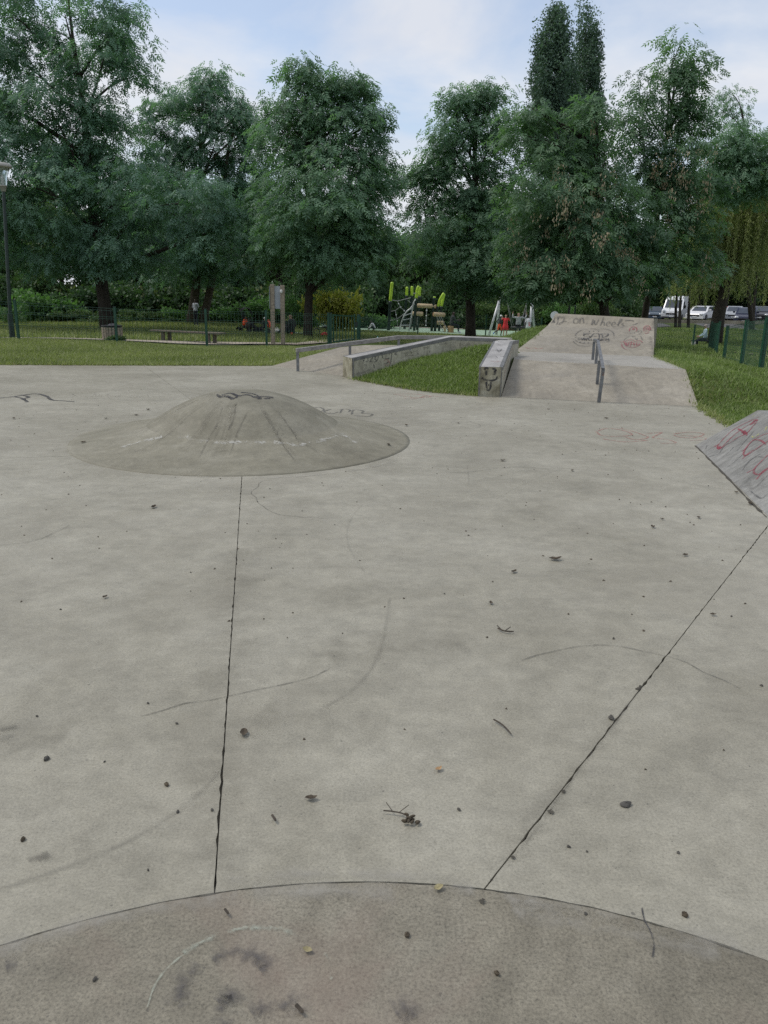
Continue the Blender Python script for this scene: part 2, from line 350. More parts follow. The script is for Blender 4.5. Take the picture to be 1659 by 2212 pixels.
for i in range(len(edge_pts) - 1):
    a, b = np.array(edge_pts[i]), np.array(edge_pts[i + 1]); n = max(1, int(np.linalg.norm(b - a) / 1.0))
    for k in range(n): q = a + (b - a) * k / n; AX.append((q[0], q[1], -0.015))
for p in ((-2.28, 16.0), (4.33, 10.95), (4.20, 9.64), (4.1, 8.6), (5.2, 6), (5.2, 2), (5.2, -6), (-13.3, 8), (-13.3, 0), (-13, -6.3), (0, -6.4)): AX.append((p[0], p[1], -0.015))
for p in island: AX.append((p[0], p[1], -0.012))
for x in (-12, -8, -4, 0, 3): 
    for y in (-3, 2, 6, 10, 13): AX.append((x, y, -0.12))
# grass island between the two ledges
lw = lambda px, py: on_plane(px, py, LF, np.array([ld[1], -ld[0], 0]))
for p in ((800, 807), (881, 780), (930, 769)): AX.append(lw(*p))
AX.append((LK[0] + .1, LK[1] - .25, lw(969, 761)[2])); AX.append(tuple(at_y(1010, 756, 14.35))); AX.append(tuple(at_y(1056, 751, 14.1)))
for f in (.25, .5, .75, 1.0):
    q = RF_l + (np.array([1.94, 13.9, 0]) - RF_l) * f; AX.append((q[0] - .1, q[1], 0.42 * f))
AX.append((0.9, 13.2, .13)); AX.append((1.2, 13.0, .18))
# beside and behind the big ramp
for f in np.linspace(0.15, 1, 5):
    q = BR + (KR - BR) * f; AX.append((q[0] + .05, q[1], .40 * f - .03)); AX.append((q[0] + 1.0, q[1] - .2, .25 * f - .02))
for f in (.3, .6, 1): q = KR + (DRr - KR) * f; AX.append((q[0] + .05, q[1], .375)); AX.append((q[0] + .9, q[1] - .1, .30))
AX.append((5.35, 15.3, .40)); AX.append((5.75, 16.6, .33)); AX.append((6.3, 15.2, .28)); AX.append((6.6, 17.5, .12)); AX.append((7.6, 15.0, .08)); AX.append((7.8, 20, -.2)); AX.append((8.5, 25, -.55))
AX.append((2.35, 15.9, .44)); AX.append((3.0, 17.0, .60)); AX.append(tuple(at_y(1128, 728, 17.5))); AX.append(tuple(at_y(1150, 715, 18.5))); AX.append((3.6, 18.2, .72)); AX.append((4.4, 18.6, .3)); AX.append((6, 18.5, .0)); AX.append((2.5, 19.0, .25))
AX.append((1.7, 16.3, .25)); AX.append((0.5, 17.9, .2)); AX.append((1.6, 18.6, .1)); AX.append((-.5, 18.3, .18)); AX.append((0.2, 20.5, -.12)); AX.append((-1.2, 18.0, .1)); AX.append((2.5, 23, -.3)); AX.append((6, 24, -.45))
for p in ((-2.2, 16.4, .0), (-1.5, 16.9, .1), (-1.0, 17.2, .2)): AX.append(p)
for a in np.linspace(0, 2 * math.pi, 24, endpoint=False):
    for R_ in (110, 260, 600): AX.append((R_ * math.cos(a), R_ * math.sin(a) + 20, -2.6 if math.sin(a) > .1 else -0.6))
for x in (-35, -20, -8, 8, 20, 35): AX.append((x, 75, -2.2 if x > 5 else -1.4)); 
for y in (-10, 5, 20, 40): AX.append((-28, y, -.3 - .008 * max(0, y))); AX.append((26, y, -.35 - .02 * max(0, y)))
A_ = np.array([[float(c) for c in a] for a in AX])
_keep = []
for i in range(len(A_)):
    if all(np.hypot(*(A_[i, :2] - A_[j, :2])) > 0.12 for j in _keep): _keep.append(i)
A_ = A_[_keep]
_K = np.sqrt(((A_[:, None, :2] - A_[None, :, :2]) ** 2).sum(-1) + 0.01)
_n = len(A_); _S = np.zeros((_n + 1, _n + 1)); _S[:_n, :_n] = _K - np.eye(_n) * 0.02; _S[:_n, _n] = 1; _S[_n, :_n] = 1
_W = np.linalg.solve(_S, np.append(A_[:, 2], 0))
def H(x, y):
    x = np.atleast_1d(np.asarray(x, float)); y = np.atleast_1d(np.asarray(y, float)); out = np.empty(len(x))
    for i in range(0, len(x), 20000):
        d = np.sqrt((x[i:i + 20000, None] - A_[None, :, 0]) ** 2 + (y[i:i + 20000, None] - A_[None, :, 1]) ** 2 + 0.01)
        out[i:i + 20000] = d @ _W[:_n] + _W[_n]
    return out
def h1(x, y): return float(H([x], [y])[0])
def inside(poly, x, y):
    P = np.asarray(poly)[:, :2]; r = np.zeros(len(x), bool); j = len(P) - 1
    for i in range(len(P)):
        xi, yi = P[i]; xj, yj = P[j]
        c = ((yi > y) != (yj > y)) & (x < (xj - xi) * (y - yi) / (yj - yi + 1e-12) + xi); r ^= c; j = i
    return r
SLAB = [(-13, -6), (5, -6), (5, 4), (4.0, 8.2), (4.178, 9.638), V2(BR), V2(BL), V2(RF_r)] + island + [V2(LF), LB] + backp + [J1e] + back2 + [(-13, 15.2)]
RAMPPOLY = [V2(p) for p in (BL, BR, KR, DRr, CRt, TR, TL, CL, DLr, KL)]
LRAMP_T = [(-2.277, 15.99, 0.003), LB + (0.003,), (1.5, 15.1, .33), (1.7, 17.0, .33), tuple(at_y(850, 745.5, 17.2)), tuple(at_y(788, 745.5, 17.0)), tuple(at_y(735, 750, 16.85)), tuple(at_y(660, 770.5, 16.4))]
LRAMP = [p[:2] for p in LRAMP_T]
# ------------------------------------------------------------------ ground sheet
def axis(segs):
    o = []
    for a, b, s in segs: o += list(np.arange(a, b, s))
    return np.array(o + [segs[-1][1]])
gx = axis([(-700, -100, 60), (-100, -40, 6), (-40, -14, 1.3), (-14, 12, .2), (12, 40, 1.0), (40, 100, 6), (100, 700, 60)])
gy = axis([(-300, -20, 35), (-20, 6, 1.3), (6, 22, .2), (22, 40, .6), (40, 90, 2.0), (90, 160, 10), (160, 900, 74)])
GX, GY = np.meshgrid(gx, gy); gz = H(GX.ravel(), GY.ravel())
ins = inside(SLAB, GX.ravel(), GY.ravel()); gz[ins] = np.minimum(gz[ins], -0.05)
for poly in (RAMPPOLY, LRAMP):
    q = inside(poly, GX.ravel(), GY.ravel()); gz[q] -= 0.12
gz += np.where(ins, 0, 0.012 * np.sin(GX.ravel() * 3.1 + GY.ravel() * 1.7) * np.sin(GY.ravel() * 2.3))
nx, ny = len(gx), len(gy); idx = np.arange(nx * ny).reshape(ny, nx)
Fg = np.stack([idx[:-1, :-1], idx[:-1, 1:], idx[1:, 1:], idx[1:, :-1]], -1).reshape(-1, 4)
m, nt, b = newmat('turf_soil'); p_ = pos(nt)
c_ = ramp(nt, noise(nt, p_, .35, 8, .65), [(.3, (.052, .075, .02)), (.5, (.075, .105, .028)), (.7, (.115, .125, .045))])
c_ = mixc(nt, c_, (.125, .098, .055), ramp(nt, noise(nt, p_, 1.3, 7, .7), [(.55, 0.0), (.75, .65)]))
c_ = mixc(nt, c_, ramp(nt, noise(nt, p_, 30, 4, .7), [(.3, .6), (.7, 1.3)]), .8, 'MULTIPLY')
nt.links.new(c_, b.inputs['Base Color']); b.inputs['Roughness'].default_value = .95; b.inputs['Specular IOR Level'].default_value = .15
bump(nt, b, noise(nt, p_, 45, 4, .7), .6, .03); M['turf'] = m
g = np_mesh('ground', np.stack([GX.ravel(), GY.ravel(), gz], -1), Fg, 4, M['turf']); g.data.polygons.foreach_set('use_smooth', [True] * len(Fg)); tag(g, kind='structure')
# ------------------------------------------------------------------ concrete slab in panels with open joints
def inset(poly, d):
    n = len(poly); P = [np.array(q, float) for q in poly]; out = []
    for i in range(n):
        a, b_, c = P[i - 1], P[i], P[(i + 1) % n]
        e1 = (b_ - a) / (np.linalg.norm(b_ - a) + 1e-9); e2 = (c - b_) / (np.linalg.norm(c - b_) + 1e-9)
        n1 = np.array([-e1[1], e1[0]]); n2 = np.array([-e2[1], e2[0]]); k = 1 + n1 @ n2
        out.append(tuple(b_ + (n1 + n2) * (d / max(k, .25))))
    return out
def clip(poly, P, n, keep=1):
    out = []; P = np.array(P); n = np.array(n) * keep
    for i in range(len(poly)):
        a = np.array(poly[i]); b_ = np.array(poly[(i + 1) % len(poly)]); da = (a - P) @ n; db = (b_ - P) @ n
        if da >= 0: out.append(tuple(a))
        if (da > 0) != (db > 0): out.append(tuple(a + (b_ - a) * da / (da - db)))
    return out
slab = MB().solid([(x, y, -.012) for x, y in inset(SLAB, .03)], -.3).build('concrete_slab', M['joint'], None, tri=True); tag(slab, kind='structure')
J1 = [V2(j1a), V2(MC), J1e]
pA = [(0, -6)] + [(0, DC[1] - DR_)] + arc(DC, DR_, -math.pi / 2, a1 - 2 * math.pi, 40)[1:-1] + J1 + back2 + [(-13, 15.2), (-13, -6)]
pM = J1[::-1] + arc(DC, DR_, a1, a2, 14)[1:-1] + [V2(j2a), J2e] + SLAB[3:16 + 2] 
pM = J1[::-1] + arc(DC, DR_, a1, a2, 14)[1:-1] + [V2(j2a), J2e] + [(4.0, 8.2), (4.178, 9.638), V2(BR), V2(BL), V2(RF_r)] + island + [V2(LF), LB] + backp
pR = [V2(j2a)] + arc(DC, DR_, a2, -math.pi / 2, 30)[1:] + [(0, -6), (5, -6), (5, 4), J2e]
q1 = on_z(0, 990)[:2]; q2 = on_z(150, 985)[:2]; dd = q2 - q1; nn = (-dd[1], dd[0])
def rough(poly):
    out = []
    for i in range(len(poly)):
        a, b_ = np.array(poly[i]), np.array(poly[(i + 1) % len(poly)]); L = np.linalg.norm(b_ - a); out.append(tuple(a))
        if min(a[1], b_[1]) > 9 or L < .05: continue
        k = min(int(L / .035), 260); nn_ = np.array([-(b_ - a)[1], (b_ - a)[0]]) / L
        for j in range(1, k): c = a + (b_ - a) * j / k + nn_ * random.random() ** 6 * .006; out.append(tuple(c))
    return out
def panel(poly, mt, ins_=.0018, lbl=None):
    P = poly if sum(poly[i - 1][0] * poly[i][1] - poly[i][0] * poly[i - 1][1] for i in range(len(poly))) > 0 else poly[::-1]
    o = MB().solid([(x, y, 0.0) for x, y in rough(inset(P, ins_))], -.1).build('concrete_panel', mt, slab, tri=True)
    if lbl: o['label'] = lbl
    return o
panel(clip(pA, q1, nn, 1), M['slab'], .002); panel(clip(pA, q1, nn, -1), M['slab'], .002); panel(pM, M['slab']); panel(pR, M['slab'])
panel(arc(DC, DR_, 0, 2 * math.pi, 64)[:-1], M['disc'], .0015, 'darker brownish round concrete panel')
# ------------------------------------------------------------------ low concrete mound
def mz0(r):
    r = np.asarray(r, float)
    a = .004 + .16 * np.clip((MR - r) / .76, 0, 1) ** 1.4
    x_ = np.clip(r / .98, 0, 1); d = .164 + .345 * (1 - x_ ** 2.0) * (1 - .12 * x_ ** 6)
    return np.where(r > .98, a, d)
_pr = np.linspace(-.4, 2.4, 1401); _pv = mz0(np.abs(_pr)) * (np.abs(_pr) < MR); _kk = np.exp(-.5 * (np.linspace(-.3, .3, 301) / .03) ** 2); _ps = np.convolve(_pv, _kk / _kk.sum(), 'same')
def mz(r):
    r = np.asarray(r, float); w = np.clip((MR - .02 - r) / .25, 0, 1); return np.interp(r, _pr, _ps) * w + mz0(r) * (1 - w)
md = thing('skate_mound', 'low round concrete mound with a flared apron rising from the slab', 'mound', (MC[0], MC[1], 0))
mb = MB(); rs = np.linspace(.98, .0001, 22); mb.lathe([(r, float(mz(r * .99999))) for r in rs], (MC[0], MC[1], 0), 72, close=False); mb.build('dome', M['dome'], md, smooth=True)
mb = MB(); rs = np.linspace(MR, .98, 16); mb.lathe([(MR, -.06)] + [(r, float(mz(r + 1e-6))) for r in rs], (MC[0], MC[1], 0), 72, close=False); mb.build('apron', M['mound'], md, smooth=True)
# ------------------------------------------------------------------ strokes of paint, scuffs and cracks, laid 3 mm above a surface
def smooth_path(pts, n=6):
    P = [np.array(p, float) for p in pts]; out = []
    if len(P) < 3: return [tuple(P[0] + (P[-1] - P[0]) * t) for t in np.linspace(0, 1, 8)]
    for i in range(len(P) - 1):
        a = P[max(i - 1, 0)]; b_ = P[i]; c = P[i + 1]; d = P[min(i + 2, len(P) - 1)]
        for t in np.linspace(0, 1, n, endpoint=False):
            out.append(tuple(.5 * ((2 * b_) + (-a + c) * t + (2 * a - 5 * b_ + 4 * c - d) * t * t + (-a + 3 * b_ - 3 * c + d) * t ** 3)))
    return out + [tuple(P[-1])]
def strokes(name, lines, w, surf, mt, parent, label=None, off=.003, jit=.25, seg=6):
    mb = MB(); sof = []
    for k, ln in enumerate(lines):
        ww = w
        if isinstance(ln, tuple): ln, ww = ln
        pts = [surf(*q) for q in smooth_path(ln, seg)]
        P = [np.array(q[0], float) for q in pts]; Nn = [np.array(q[1], float) for q in pts]
        vs = []
        for i in range(len(P)):
            t = P[min(i + 1, len(P) - 1)] - P[max(i - 1, 0)]; s_ = np.cross(Nn[i], t); L = np.linalg.norm(s_); s_ = s_ / L if L > 1e-9 else np.array([1, 0, 0])
            hw = ww / 2 * random.uniform(1 - jit, 1 + jit); c0 = P[i] + Nn[i] * (off + .0006 * (k % 5))
            vs += [c0 + s_ * hw, c0, c0 - s_ * hw]; e_ = 0.0 if (i in (0, len(P) - 1)) else 1.0; sof += [0, e_, 0]
        mb.add(vs, [q for i in range(len(P) - 1) for q in ((3 * i, 3 * i + 1, 3 * i + 4, 3 * i + 3), (3 * i + 1, 3 * i + 2, 3 * i + 5, 3 * i + 4))])
    o = mb.build(name, mt, parent); a = o.data.attributes.new('soft', 'FLOAT', 'POINT'); a.data.foreach_set('value', sof)
    if len(lines) > 1: o['kind'] = 'stuff'
    if label: o['label'] = label
    return o
UPV = np.array([0, 0, 1.0])
def s_flat(px, py): return on_z(px, py), UPV
def s_plane(P0, P1, P2):
    n = np.cross(np.asarray(P1) - P0, np.asarray(P2) - P0); n = n / np.linalg.norm(n)
    if n @ (CAM - np.asarray(P0)) < 0: n = -n
    return lambda px, py: (on_plane(px, py, P0, n), n)
def s_mesh(obj, fallback):
    b = base_of(obj.parent) if obj.parent else Vector((0, 0, 0)); me = obj.data
    bv = BVHTree.FromPolygons([v.co + b for v in me.vertices], [tuple(p.vertices) for p in me.polygons])
    def f(px, py):
        d = ray(px, py); h = bv.ray_cast(Vector(CAM), Vector(d).normalized())
        if h[0] is None or h[1].z < .2: return fallback(px, py)
        return np.array(h[0]), np.array(h[1])
    return f
def s_mound(px, py):
    d = ray(px, py)
    for t in np.linspace(5, 10.5, 700):
        p = CAM + d * t; r = math.hypot(p[0] - MC[0], p[1] - MC[1])
        if r < MR and p[2] <= mz(r): break
    e = 1e-3; r = min(r, MR - .01); g_ = float(mz(r + e) - mz(r - e)) / (2 * e); u_ = (p[:2] - MC) / max(r, 1e-6)
    n = np.array([-g_ * u_[0], -g_ * u_[1], 1]); return p, n / np.linalg.norm(n)
M['pblack'] = paint('black_spray', (.03, .03, .035), .85, 14, (.3, .55)); M['pgrey'] = paint('faded_black_spray', (.065, .065, .066), .48, 6, (.18, .5)); M['pfaint'] = paint('faint_mark', (.09, .085, .075), .3, 9, (.35, .7), 1.0)
M['pred'] = paint('red_spray', (.26, .045, .065), .7, 10, (.28, .55)); M['pfred'] = paint('faded_red_spray', (.36, .13, .11), .6, 12, (.34, .62)); M['pwhite'] = paint('white_chips', (.58, .57, .52), .85, 11, (.44, .62), .8); M['pgreen'] = paint('pale_chalk', (.42, .46, .38), .65, 30, (.40, .64), 1.0); M['halo'] = paint('dirt_halo', (.09, .08, .058), .22, 6, (.3, .8), 1.0); M['rimwear'] = paint('pale_wear', (.40, .38, .33), .7, 7, (.38, .72), 1.0)
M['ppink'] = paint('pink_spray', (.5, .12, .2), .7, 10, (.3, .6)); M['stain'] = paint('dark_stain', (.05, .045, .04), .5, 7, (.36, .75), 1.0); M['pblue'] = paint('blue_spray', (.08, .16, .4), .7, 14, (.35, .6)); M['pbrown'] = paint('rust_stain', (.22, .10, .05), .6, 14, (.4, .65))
M['blotch'] = paint('charcoal_blotch', (.075, .07, .075), .7, 16, (.38, .68), 1.0)
# mound marks
strokes('graffiti', [[(468, 852), (478, 859), (490, 855), (500, 862), (512, 857), (500, 850), (485, 852)], [(500, 849), (515, 855), (535, 853), (548, 858), (562, 862), (555, 854), (540, 850), (520, 848)], [(548, 858), (572, 857), (588, 859), (570, 862)], [(470, 856), (500, 859)], [(478, 853), (505, 861)]], .035, s_mound, M['pblack'], md, 'black scribble on the crown of the mound')
strokes('graffiti', [[(597, 946), (603, 924), (612, 934), (607, 944), (622, 947)], [(640, 944), (638, 930), (655, 932)]], .022, s_mound, M['pfaint'], md, 'faint letters on the right flank of the mound')
strokes('chipped_rim', [[(262, 967), (290, 958), (318, 951), (352, 943)], [(375, 950), (400, 944), (418, 951)], [(430, 953), (460, 955), (500, 956), (540, 955), (575, 955)], [(590, 956), (615, 959), (640, 962), (662, 959)], [(665, 957), (690, 953), (712, 947), (735, 939)], [(738, 935), (752, 946), (770, 958)]], .075, s_mound, M['pwhite'], md, 'pale chipped line where dome and apron meet', jit=.5)
strokes('drip_stain', [[(480, 880), (470, 915), (450, 950), (430, 990)], [(535, 890), (515, 930), (503, 965), (495, 985)], [(600, 890), (630, 930), (650, 965)], [(560, 880), (590, 925), (610, 960), (640, 1000)], [(420, 885), (380, 925), (340, 955)], [(510, 870), (505, 905), (490, 935)]], .03, s_mound, M['stain'], md, None, jit=.5)
# slab marks
strokes('graffiti', [[(-20, 861), (0, 860), (30, 857), (55, 853), (80, 851), (100, 856), (112, 864), (135, 866), (162, 868)], [(30, 857), (48, 861), (60, 869)], [(45, 853), (62, 858), (50, 862), (58, 866)]], .055, s_flat, M['pblack'], slab, 'black wavy line on the concrete left of the mound')
strokes('graffiti', [[(150, 858), (162, 855), (155, 851), (170, 858), (182, 854), (188, 859), (200, 855), (206, 849), (208, 858), (218, 852), (220, 858)], [(232, 850), (234, 859)], [(228, 854), (242, 853)], [(258, 852), (256, 860)], [(258, 853), (272, 851)], [(257, 856), (268, 855)], [(280, 856), (284, 860), (296, 858), (298, 854)], [(310, 855), (300, 858), (312, 860)], [(318, 852), (322, 860)]], .03, s_flat, M['pfaint'], slab, 'faint grey scrawled letters behind the mound')
strokes('graffiti', [[(672, 882), (690, 880), (700, 886), (688, 890)], [(715, 884), (700, 890), (716, 894), (730, 890)], [(735, 893), (740, 884), (756, 886), (752, 891)], [(760, 896), (764, 886), (785, 888), (782, 893), (804, 895), (795, 900), (765, 898)]], .035, s_flat, M['pgrey'], slab, 'faded grey tag right of the mound')
strokes('graffiti', [[(850, 853), (880, 851), (910, 853), (930, 857), (905, 860), (880, 857), (860, 854)], [(870, 860), (895, 862), (920, 856), (950, 857)]], .035, s_flat, M['pfred'], slab, 'faded red scrawl beside the grass island')
strokes('graffiti', [[(1285, 934), (1310, 926), (1345, 930), (1365, 939), (1335, 943), (1300, 941), (1290, 934)], [(1340, 925), (1372, 934), (1400, 945), (1372, 950), (1350, 944)], [(1395, 938), (1430, 934), (1410, 946), (1440, 950), (1460, 957), (1425, 958)], [(1455, 938), (1490, 934), (1520, 938), (1500, 946), (1470, 945), (1455, 940)], [(1470, 941), (1512, 944), (1525, 950), (1490, 952)], [(1300, 948), (1350, 955), (1400, 951)]], .03, s_flat, M['pfred'], slab, 'faded red lettering before the grey bank')
strokes('slab_streak', [[(-30, 1932), (60, 1903), (150, 1872), (240, 1836), (320, 1795), (390, 1748), (440, 1706), (476, 1664)]], .035, s_flat, M['pfaint'], slab, 'long curved skid mark at the left')
strokes('slab_streak', [[(842, 1290), (834, 1350), (822, 1405), (795, 1455), (760, 1492), (700, 1530)]], .03, s_flat, M['pfaint'], slab, 'short curved scuff in the middle panel')
strokes('slab_streak', [[(650, 800), (690, 793), (725, 784), (760, 778)], [(645, 802), (700, 797), (740, 790)]], .11, s_flat, M['stain'], slab, 'dark streak under the left rail', off=.02)  # two soft dark strokes following the rail along the ground
strokes('dirt_smear', [[(60, 1862), (85, 1850), (105, 1842)], [(80, 1862), (112, 1848)], [(-5, 1600), (30, 1590)], [(-5, 1580), (40, 1570)]], .05, s_flat, M['stain'], slab)
strokes('crack', [[(1386, 1962), (1392, 1990), (1403, 2010), (1412, 2040), (1409, 2070)]], .005, s_flat, M['pblack'], slab)
strokes('dirt_halo', [([(514, 1180), (508, 1300), (500, 1420), (492, 1520), (486, 1600), (480, 1690)], .34), ([(478, 1700), (472, 1790), (466, 1860)], .2), ([(-20, 1560), (60, 1590), (140, 1600)], .3), ([(700, 1420), (860, 1400), (1010, 1390)], .5), ([(560, 1530), (700, 1560), (820, 1600)], .3), ([(1090, 1870), (1200, 1720), (1330, 1550)], .10)], .3, s_flat, M['halo'], slab, jit=.35)
strokes('pale_wear', [[(-20, 2062), (120, 2012), (260, 1978), (400, 1950), (520, 1936)], [(540, 1930), (700, 1926), (860, 1936)], [(1100, 1968), (1260, 1996), (1420, 2030), (1560, 2062)]], .075, s_flat, M['rimwear'], slab, jit=.4)
strokes('pale_wear', [[(480, 1902), (620, 1890), (760, 1888), (900, 1900), (1030, 1925)], [(1080, 1940), (1300, 1975), (1500, 2020), (1659, 2058)]], .06, s_flat, M['rimwear'], slab, jit=.4)
strokes('pale_wear', [[(160, 978), (240, 1004), (360, 1024), (500, 1032), (640, 1030), (780, 1014), (865, 992)]], .05, s_flat, M['rimwear'], slab, jit=.4)
strokes('chalk_ring', [([(395, 2062), (430, 2040), (470, 2022), (520, 2008), (570, 2006), (610, 2012), (645, 2026)], .022), ([(318, 2180), (335, 2130), (365, 2090), (400, 2062)], .008), ([(700, 2060), (715, 2085), (716, 2120)], .01)], .02, s_flat, M['pgreen'], slab, 'pale chalk ring on the round panel', jit=.5)
strokes('dark_blotch', [[(455, 2075), (500, 2058), (545, 2066), (580, 2084), (560, 2100)], [(470, 2170), (500, 2150), (480, 2190), (500, 2215)], [(600, 2180), (640, 2165), (650, 2195)], [(380, 2190), (400, 2120), (440, 2085)], [(850, 2190), (880, 2180), (900, 2200)], [(10, 2090), (40, 2080)], [(540, 2190), (565, 2180), (580, 2205)]], .06, s_flat, M['blotch'], slab, jit=.6)
strokes('joint_moss', [[(1390, 1478), (1330, 1560), (1220, 1706), (1160, 1790), (1090, 1880)]], .016, s_flat, M['stain'], slab, jit=.7)
strokes('joint_moss', [[(x, y), (x + random.uniform(-9, 9), y + random.uniform(2, 9))] for x, y in [(1385, 1482), (1217, 1708), (1186, 1752), (1110, 1852), (1045, 1945)]], .012, s_flat, M['joint'], slab, jit=.7)

M['soil'] = paint('trodden_soil', (.13, .10, .065), .8, 9, (.3, .6), 1.0)
strokes('soil_edge', [[(-20, 788.5), (150, 789), (300, 789.6), (450, 790), (585, 790.5)]], .16, s_flat, M['soil'], slab, jit=.6)
strokes('soil_edge', [[(770, 821), (830, 832.5), (900, 844), (985, 852.5), (1030, 856.5)]], .09, s_flat, M['soil'], slab, jit=.6)
strokes('soil_edge', [[(1508, 880), (1535, 896), (1563, 913)]], .14, s_flat, M['soil'], slab, jit=.6)
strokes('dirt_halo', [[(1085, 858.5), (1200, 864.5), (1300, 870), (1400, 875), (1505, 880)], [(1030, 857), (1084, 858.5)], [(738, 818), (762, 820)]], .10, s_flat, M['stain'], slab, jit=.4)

rsc = random.Random(12); sc_l = []
for k in range(34):
    x, y = rsc.uniform(-8, 8) * 0 + rsc.uniform(-4.5, 3.2), rsc.uniform(5.5, 12)
    if math.hypot(x - MC[0], y - MC[1]) < 2.1 or x > 2.2 + .1 * y: continue
    a, L, cv = rsc.uniform(0, 6.28), rsc.uniform(.3, 1.6), rsc.uniform(-.5, .5); sc_l.append(([(x + L * t * math.cos(a + cv * t), y + L * t * math.sin(a + cv * t)) for t in (0, .33, .66, 1)], rsc.uniform(.008, .022)))
M['scuff'] = paint('wheel_scuff', (.085, .082, .075), .2, 16, (.34, .7), .9)
strokes('wheel_scuff', sc_l, .015, lambda x, y: (np.array([x, y, 0.0]), UPV), M['scuff'], slab, jit=.3)
M['hair'] = paint('hairline_crack', (.05, .047, .04), .6, 20, (.3, .5), .3); cr_l = []
for x, y, a, n_ in ((-1.0, 6.3, -1.9, 16), (.6, 3.1, .4, 12), (1.9, 6.8, 2.2, 18), (-2.7, 4.2, .9, 12), (0.2, 9.5, .3, 16), (-.9, 2.6, .2, 9)):
    P = [(x, y)]
    for i in range(n_): a += rsc.uniform(-.5, .5); x += .09 * math.cos(a); y += .09 * math.sin(a); P.append((x, y))
    cr_l.append((P, .0045))
strokes('hairline_crack', cr_l, .0045, lambda x, y: (np.array([x, y, 0.0]), UPV), M['hair'], slab, jit=.5, seg=2)
strokes('drip_stain', [[(MC[0] + r * math.cos(a), MC[1] + r * math.sin(a)) for r in (.25 + .3 * q, .7 + .2 * q, 1.1 + .3 * q)] for a, q in [(rsc.uniform(3.3, 6.1), rsc.random()) for _ in range(14)]], .05, lambda x, y: (np.array([x, y, float(mz(math.hypot(x - MC[0], y - MC[1])))]), UPV), M['halo'], md, jit=.6)
# ------------------------------------------------------------------ big ramp: bank, deck, kicker
rp = thing('bank_ramp', 'wide concrete skate bank rising to a deck and a steep kicker, sprayed with words', 'ramp', (2.9, 11.3, 0))
zz = lambda p, z=None: (float(p[0]), float(p[1]), float(p[2]) if z is None else z)
BLz, BRz = zz(BL, .003), zz(BR, .003)
MB().solid([BLz, BRz, zz(KR, .4), zz(KL, .4)], -.3).build('front_bank', M['ramp'], rp, bevel=0)
e_ = .004
MB().solid([(KL[0], KL[1] + e_, .4), (KR[0], KR[1] + e_, .4), zz(DRr, .4), zz(DLr, .4)], -.3).build('deck', M['deck'], rp)
mb = MB()
def sub(a, b, n): return [tuple(np.array(a) + (np.array(b) - np.array(a)) * i / n) for i in range(n + 1)]
r0_, r1_, r2_ = sub((DLr[0], DLr[1] + e_, .4), (DRr[0], DRr[1] + e_, .4), 10), sub(zz(CL), zz(CRt), 10), sub(zz(TL), zz(TR), 10)
col_ = [smooth_path([r0_[q], r1_[q], r2_[q]], 4) for q in range(11)]; rows = [[c[k] for c in col_] for k in range(9)]; NR = 9
bk = np.array([TL[1] - TR[1], TR[0] - TL[0], 0]); bk = bk / np.linalg.norm(bk) * .28
rows += [[tuple(np.array(p) + bk + np.array([0, 0, -.012])) for p in rows[-1]]]
vs = [p for r_ in rows for p in r_]; fs = []
for i in range(NR):
    for j in range(10): k = i * 11 + j; fs.append((k, k + 1, k + 12, k + 11))
nb = len(vs); per = list(range(11)) + [i * 11 + 10 for i in range(1, NR)] + [NR * 11 + j for j in range(10, -1, -1)] + [i * 11 for i in range(NR - 1, 0, -1)]
vs += [(vs[i][0], vs[i][1], -.3) for i in per]; L_ = len(per)
fs += [(per[i], nb + i, nb + (i + 1) % L_, per[(i + 1) % L_]) for i in range(L_)]
kick = mb.add(vs, fs).build('kicker', M['ramp'], rp)
strokes('worn_lip', [[(1112, 777), (1180, 781), (1260, 786), (1340, 791), (1420, 795), (1478, 798)]], .03, lambda x, y: (on_z(x, y, .4), UPV), M['pwhite'], rp, 'pale worn lip between bank and deck', jit=.5)
S_LOW = s_plane(np.array(zz(DLr, .4)), np.array(zz(DRr, .4)), np.array(CRt)); S_UP = s_plane(np.array(CL), np.array(CRt), np.array(TR)); S_LOW = s_mesh(kick, S_LOW); S_UP = s_mesh(kick, S_UP)
g5 = lambda pts: [((1960 + x / 4.1475) * .6064, (1080 + y / 4.1475) * .6064) for x, y in pts]
words = [[(95, 225), (120, 215), (110, 280), (90, 330)], [(105, 250), (135, 205), (160, 200)], [(160, 225), (185, 205), (210, 215), (200, 250), (170, 300), (130, 320), (150, 290), (210, 275), (245, 270)],
 [(262, 290), (268, 298)], [(380, 230), (350, 250), (345, 290), (375, 305), (405, 290), (412, 250), (390, 228), (375, 232)], [(440, 225), (438, 270), (430, 305)], [(436, 265), (460, 228), (485, 228), (490, 265), (498, 305)], [(535, 298), (550, 304)],
 [(635, 235), (620, 290), (612, 325), (640, 290), (655, 260), (655, 300), (670, 325), (700, 280), (720, 240)], [(790, 205), (765, 280), (740, 340)], [(752, 300), (780, 280), (800, 290), (795, 320), (800, 340)],
 [(835, 315), (880, 305), (875, 280), (845, 285), (828, 315), (845, 342), (885, 338)], [(910, 320), (960, 312), (955, 285), (925, 290), (905, 320), (925, 350), (970, 340)], [(990, 330), (1040, 280), (1060, 245), (1040, 240), (1020, 280), (1000, 330), (1020, 345)], [(1085, 300), (1060, 310), (1060, 325), (1085, 335), (1070, 355), (1030, 360)]]
strokes('graffiti', [g5(q) for q in words], .033, S_UP, M['pgrey'], rp, 'grey hand written words along the top of the ramp', off=.012)
